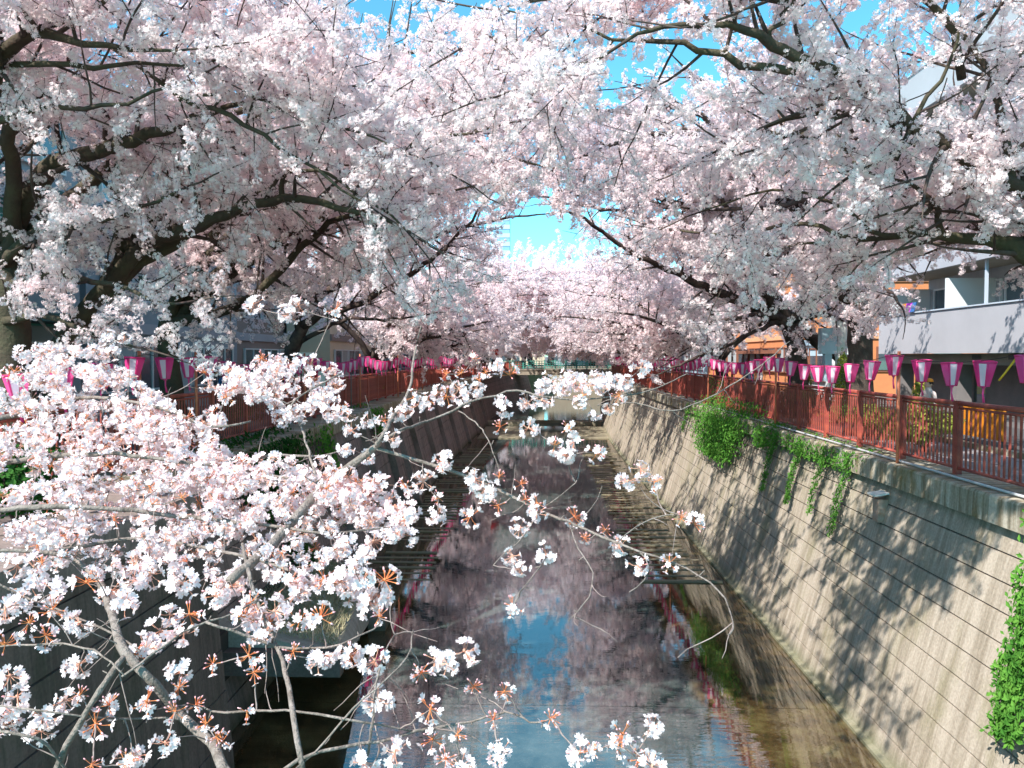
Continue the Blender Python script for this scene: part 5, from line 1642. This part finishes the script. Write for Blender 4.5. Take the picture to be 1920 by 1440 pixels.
# rusty bracket on the right wall
y = Yof(1645, 6.2)
xw = XB + KB * (-2.75 - ZW)
bk = empty('wall_bracket', (xw, y, -2.8), 'small rusty bracket box with pale top fixed to the right wall', 'bracket')
mb = MB(); mb.box(-.16, .02, -.11, .11, -.22, .20); mb.obj('box', M['rust'], bk)
mb = MB(); mb.prism([(-.24, -.16, .26), (.02, -.16, .30), (.02, -.16, .33), (-.24, -.16, .29)], [(-.24, .16, .26), (.02, .16, .30), (.02, .16, .33), (-.24, .16, .29)]); mb.obj('top_plate', M['white_paint'], bk)
mb = MB(); mb.tube([(-.06, -.05, -.2), (-.03, -.04, -.34), (.04, -.03, -.42)], .012, 5); mb.tube([(-.06, .05, -.2), (-.02, .04, -.30)], .010, 5); mb.obj('rod', M['rust'], bk)

# orange barrier and yellow stay behind the near right railing
y = Yof(1822, 9.4)
ob_ = empty('road_barrier', (9.6, y, ZG), 'orange plastic barrier panels behind the near right railing', 'barrier')
ob_.location.z = ZG - .22
for i in range(7):
    mb = MB(); mb.box(-.03, .03, -.9 + i * .26, -.9 + i * .26 + .225, .45, 1.08); mb.obj('panel', M['barrier_orange'], ob_)
mb = MB(); mb.box(-.035, .035, -.92, .92, 1.08, 1.13); mb.box(-.035, .035, -.92, .92, .40, .45); mb.obj('frame', M['barrier_orange'], ob_)
for s_ in (-.8, .8):
    mb = MB(); mb.box(-.25, .25, s_ - .04, s_ + .04, .23, .27); mb.box(-.03, .03, s_ - .03, s_ + .03, .27, .42); mb.obj('foot', M['garage'], ob_)
mb = MB(); a = P(1905, 672, 10.9); b_ = P(1884, 700, 11.0)
mb.tube([a, b_, b_ + Vector((-.05, .05, -.1))], .014, 6)
tag(mb.obj('guy_guard', M['yellow']), 'short yellow guard on the stay wire at the right edge', 'wire guard')

# white utility pole with a blue grey box
y = Yof(1577, 8.9)
up = empty('utility_pole', (8.9, y, ZG), 'white concrete utility pole with a blue grey box behind the forked cherry trunk', 'utility pole')
mb = MB(); mb.tube([(0, 0, 0), (0, 0, 3.2), (0, 0, 6.5)], [.17, .155, .13], 12); mb.obj('pole', M['white_paint'], up)
mb = MB(); mb.box(-.62, -.18, -.15, .15, 2.0, 2.75); mb.obj('box', M['pale_blue'], up)
mb = MB(); mb.box(-.50, -.30, -.1, .1, 1.2, 2.0); mb.obj('conduit', M['pale_blue'], up)

# red box on the left railing
y = Yof(612, -6.45)
rb = empty('hose_box', (-6.55, y, -1.0), 'red box with white front panel hanging on the left railing', 'red box')
mb = MB(); mb.box(-.20, .16, -.26, .26, -.05, .62); mb.obj('body', M['signal_red'], rb)
mb = MB(); mb.box(-.10, .14, -.285, -.262, .04, .56); mb.obj('front_panel', M['white_paint'], rb)
mb = MB()
th = [math.pi + math.pi * i / 8 for i in range(9)]
mb.prism([(-.20, .34 * math.cos(a), -.06 + .36 * math.sin(a)) for a in th], [(.18, .34 * math.cos(a), -.06 + .36 * math.sin(a)) for a in th])
mb.obj('drum', M['signal_red'], rb)
mb = MB(); th = [math.pi * i / 8 for i in range(9)]
mb.prism([(-.22, .36 * math.cos(a), .62 + .13 * math.sin(a)) for a in th], [(.18, .36 * math.cos(a), .62 + .13 * math.sin(a)) for a in th])
mb.obj('roof', M['bark_moss'], rb)
# small notice board above it
nb_ = empty('notice_board', (-7.3, y + .2, ZG), 'small white notice board with a pink sheet above the red box', 'notice board')
mb = MB(); mb.tube([(0, 0, 0), (0, 0, 1.7)], .025, 6); mb.obj('post', M['bark'], nb_)
mb = MB(); mb.box(-.30, .30, -.03, .03, 1.55, 2.05); mb.obj('board', M['white_paint'], nb_)
mb = MB(); mb.box(-.14, .14, -.036, -.031, 1.72, 1.95); mb.obj('sheet', M['pink'], nb_)
# thin grey posts at the left railing
for px, lab in ((658, 'thin grey pipe standing against the left railing'),):
    y = Yof(px, -6.5); mb = MB(); mb.tube([(0, 0, 0), (0, 0, 1.45)], .022, 6)
    tag(mb.obj('pipe_post', M['column'], None, (-6.5, y, ZG)), lab, 'pipe')
# blue and red banners near the bridge
for (px, py, m_, lab) in ((868, 667, 'coat_blue', 'small blue box hanging by the far left railing'), (928, 660, 'signal_red', 'small red lantern over the left end of the bridge')):
    p = P(px, py, 60); r_ = empty('hanging_box', p, lab, 'box')
    mb = MB(); mb.prism([(-.34, -.3, .3), (.34, -.3, .3), (.34, .3, .3), (-.34, .3, .3)], [(-.26, -.22, -.3), (.26, -.22, -.3), (.26, .22, -.3), (-.26, .22, -.3)]); mb.obj('body', M[m_], r_)
    mb = MB(); mb.tube([(0, 0, .3), (0, 0, .75)], .02, 5); mb.obj('hook', M['cable'], r_)
# street lamp with hanging sign on the right bank before the orange building
y = Yof(1373, 9.0)
sl = empty('street_lamp', (9.0, y, ZG), 'dark street lamp post before the orange building', 'street lamp')
mb = MB(); mb.tube([(0, 0, 0), (0, 0, 3.6)], .05, 8); mb.obj('post', M['bark'], sl)
mb = MB(); mb.box(-.35, .35, -.12, .12, 3.0, 3.12); mb.obj('arm', M['bark'], sl)
mb = MB(); mb.prism([(-.16, -.16, 3.6), (.16, -.16, 3.6), (.16, .16, 3.6), (-.16, .16, 3.6)], [(-.1, -.1, 3.95), (.1, -.1, 3.95), (.1, .1, 3.95), (-.1, .1, 3.95)]); mb.obj('lamp_head', M['white_paint'], sl)


# banner on the first balcony
bn = empty('balcony_banner', P(1705, 580, 14.0 / (ray(1705, 580).x / ray(1705, 580).y)), 'orange and purple cloth on the grey building balcony', 'cloth')
bn.location.x = 13.9
for i, (m_, a0, a1) in enumerate((('coat_blue', -.55, -.25), ('coat_purple', -.25, .2), ('barrier_orange', .2, .6))):
    if m_ not in M: M[m_] = mat(m_, (.55, .05, .55), .8)
    mb = MB(); mb.prism([(0, a1, -.12), (.03, a1, -.12), (.03, a1 - .2, .22), (0, a1 - .2, .22)], [(0, a0, -.12), (.03, a0, -.12), (.03, a0 - .2, .22), (0, a0 - .2, .22)])
    mb.obj('cloth_strip', M[m_], bn)


def person(loc, az, label, coat, legs='coat_dark', h=1.62, hat=None, arm=.35):
    root = empty('person', loc, label, 'person')
    root.rotation_euler = (0, 0, az)
    s = h / 1.7
    V = [(0, 0, .95), (0, 0, 1.15), (0, 0, 1.36), (0, 0, 1.46), (0, .01, 1.53), (0, .015, 1.62),          # pelvis..head
         (-.10, 0, .90), (-.11, .02, .50), (-.11, -.02, .09), (-.11, .11, .04),
         (.10, 0, .90), (.12, .03, .50), (.12, -.01, .09), (.12, .12, .04),
         (-.19, 0, 1.38), (-.25, 0, 1.12), (-.22, arm * .5, .95), (-.19, arm * .62, .92),
         (.19, 0, 1.38), (.25, 0, 1.12), (.22, arm * .5, .95), (.19, arm * .62, .92)]
    E = [(0, 1), (1, 2), (2, 3), (3, 4), (4, 5), (0, 6), (6, 7), (7, 8), (8, 9), (0, 10), (10, 11), (11, 12), (12, 13),
         (2, 14), (14, 15), (15, 16), (16, 17), (2, 18), (18, 19), (19, 20), (20, 21)]
    rr = [.15, .145, .14, .07, .075, .09, .09, .06, .045, .04, .09, .06, .045, .04, .06, .045, .035, .03, .06, .045, .035, .03]
    me = bpy.data.meshes.new('body'); me.from_pydata([(a * s, b * s, c * s) for a, b, c in V], E, [])
    o = bpy.data.objects.new('body', me); C.objects.link(o); o.parent = root
    md = o.modifiers.new('skin', 'SKIN'); md.use_smooth_shade = True
    for i, r in enumerate(rr): me.skin_vertices[0].data[i].radius = (r * s, r * s * (.75 if i < 3 else 1))
    me.skin_vertices[0].data[0].use_root = True
    o.modifiers.new('sub', 'SUBSURF').levels = 1
    me.materials.append(M[coat])
    hd = MB()
    def ball(mb, c, r, z=1.0, mi=0, seg=10, ring=7, cut=None):
        vs, fs = [], []
        for i in range(ring + 1):
            ph = math.pi * i / ring
            for j in range(seg):
                th_ = 2 * math.pi * j / seg
                vs.append((c[0] + r * math.sin(ph) * math.cos(th_), c[1] + r * 1.08 * math.sin(ph) * math.sin(th_), c[2] + r * z * math.cos(ph)))
        for i in range(ring):
            for j in range(seg):
                fs.append((i * seg + j, i * seg + (j + 1) % seg, (i + 1) * seg + (j + 1) % seg, (i + 1) * seg + j))
        mb.add(vs, fs, mi, True)
    ball(hd, (0, .01 * s, 1.60 * s), .092 * s, 1.25)
    hd.prism([(-.014 * s, .10 * s, 1.60 * s), (.014 * s, .10 * s, 1.60 * s), (0, .10 * s, 1.63 * s)], [(-.01 * s, .128 * s, 1.585 * s), (.01 * s, .128 * s, 1.585 * s), (0, .11 * s, 1.60 * s)])
    for sx in (-1, 1): ball(hd, (sx * .095 * s, 0, 1.59 * s), .022 * s, 1.4, 0, 6, 4)
    hd.obj('face', M['skin'], root)
    hh = MB(); ball(hh, (0, -.022 * s, 1.635 * s), .105 * s, 1.12); hh.obj('hair', M['hair'], root)
    if hat:
        ht_ = MB(); ball(ht_, (0, -.01 * s, 1.70 * s), .108 * s, .65); ht_.tube([(0, 0, 1.675 * s), (0, 0, 1.685 * s)], .13 * s, 12); ht_.obj('hat', M[hat], root)
    for sx in (-1, 1):
        lg = MB(); lg.tube([(sx * .10 * s, 0, .93 * s), (sx * .11 * s, .02 * s, .5 * s), (sx * .115 * s, -.01 * s, .08 * s)], [.105 * s, .08 * s, .06 * s], 8); lg.obj('trouser_leg', M[legs], root)
    return root


person((8.55, Yof(1742, 8.55), ZG), 1.9, 'person in a pale top and orange hat behind the near right railing', 'coat_pale', hat='barrier_orange', h=1.4)
person((8.6, Yof(1404, 8.6), ZG), 2.2, 'person with dark hair and dark coat behind the right railing, left of a pair', 'coat_dark')
person((8.7, Yof(1425, 8.7), ZG), 1.6, 'person in a pale coat behind the right railing, right of a pair', 'coat_pale')
person((-7.5, Yof(400, -7.5), ZG), -1.2, 'person in dark clothes walking behind the left railing near the third trunk', 'coat_dark')
person((-8.2, Yof(423, -8.2), ZG), -.4, 'person in blue walking behind the left railing', 'coat_blue')
for i, (px, cc) in enumerate(((1168, 'coat_pink'), (1185, 'coat_pink'), (1177, 'coat_blue'))):
    person((8.2 + .3 * i, Yof(px, 8.2 + .3 * i), ZG), 2.6, ['person in pink standing at the far right railing, leftmost of three', 'person in pink standing at the far right railing, rightmost of three', 'person in blue between two pink ones at the far right railing'][i], cc)
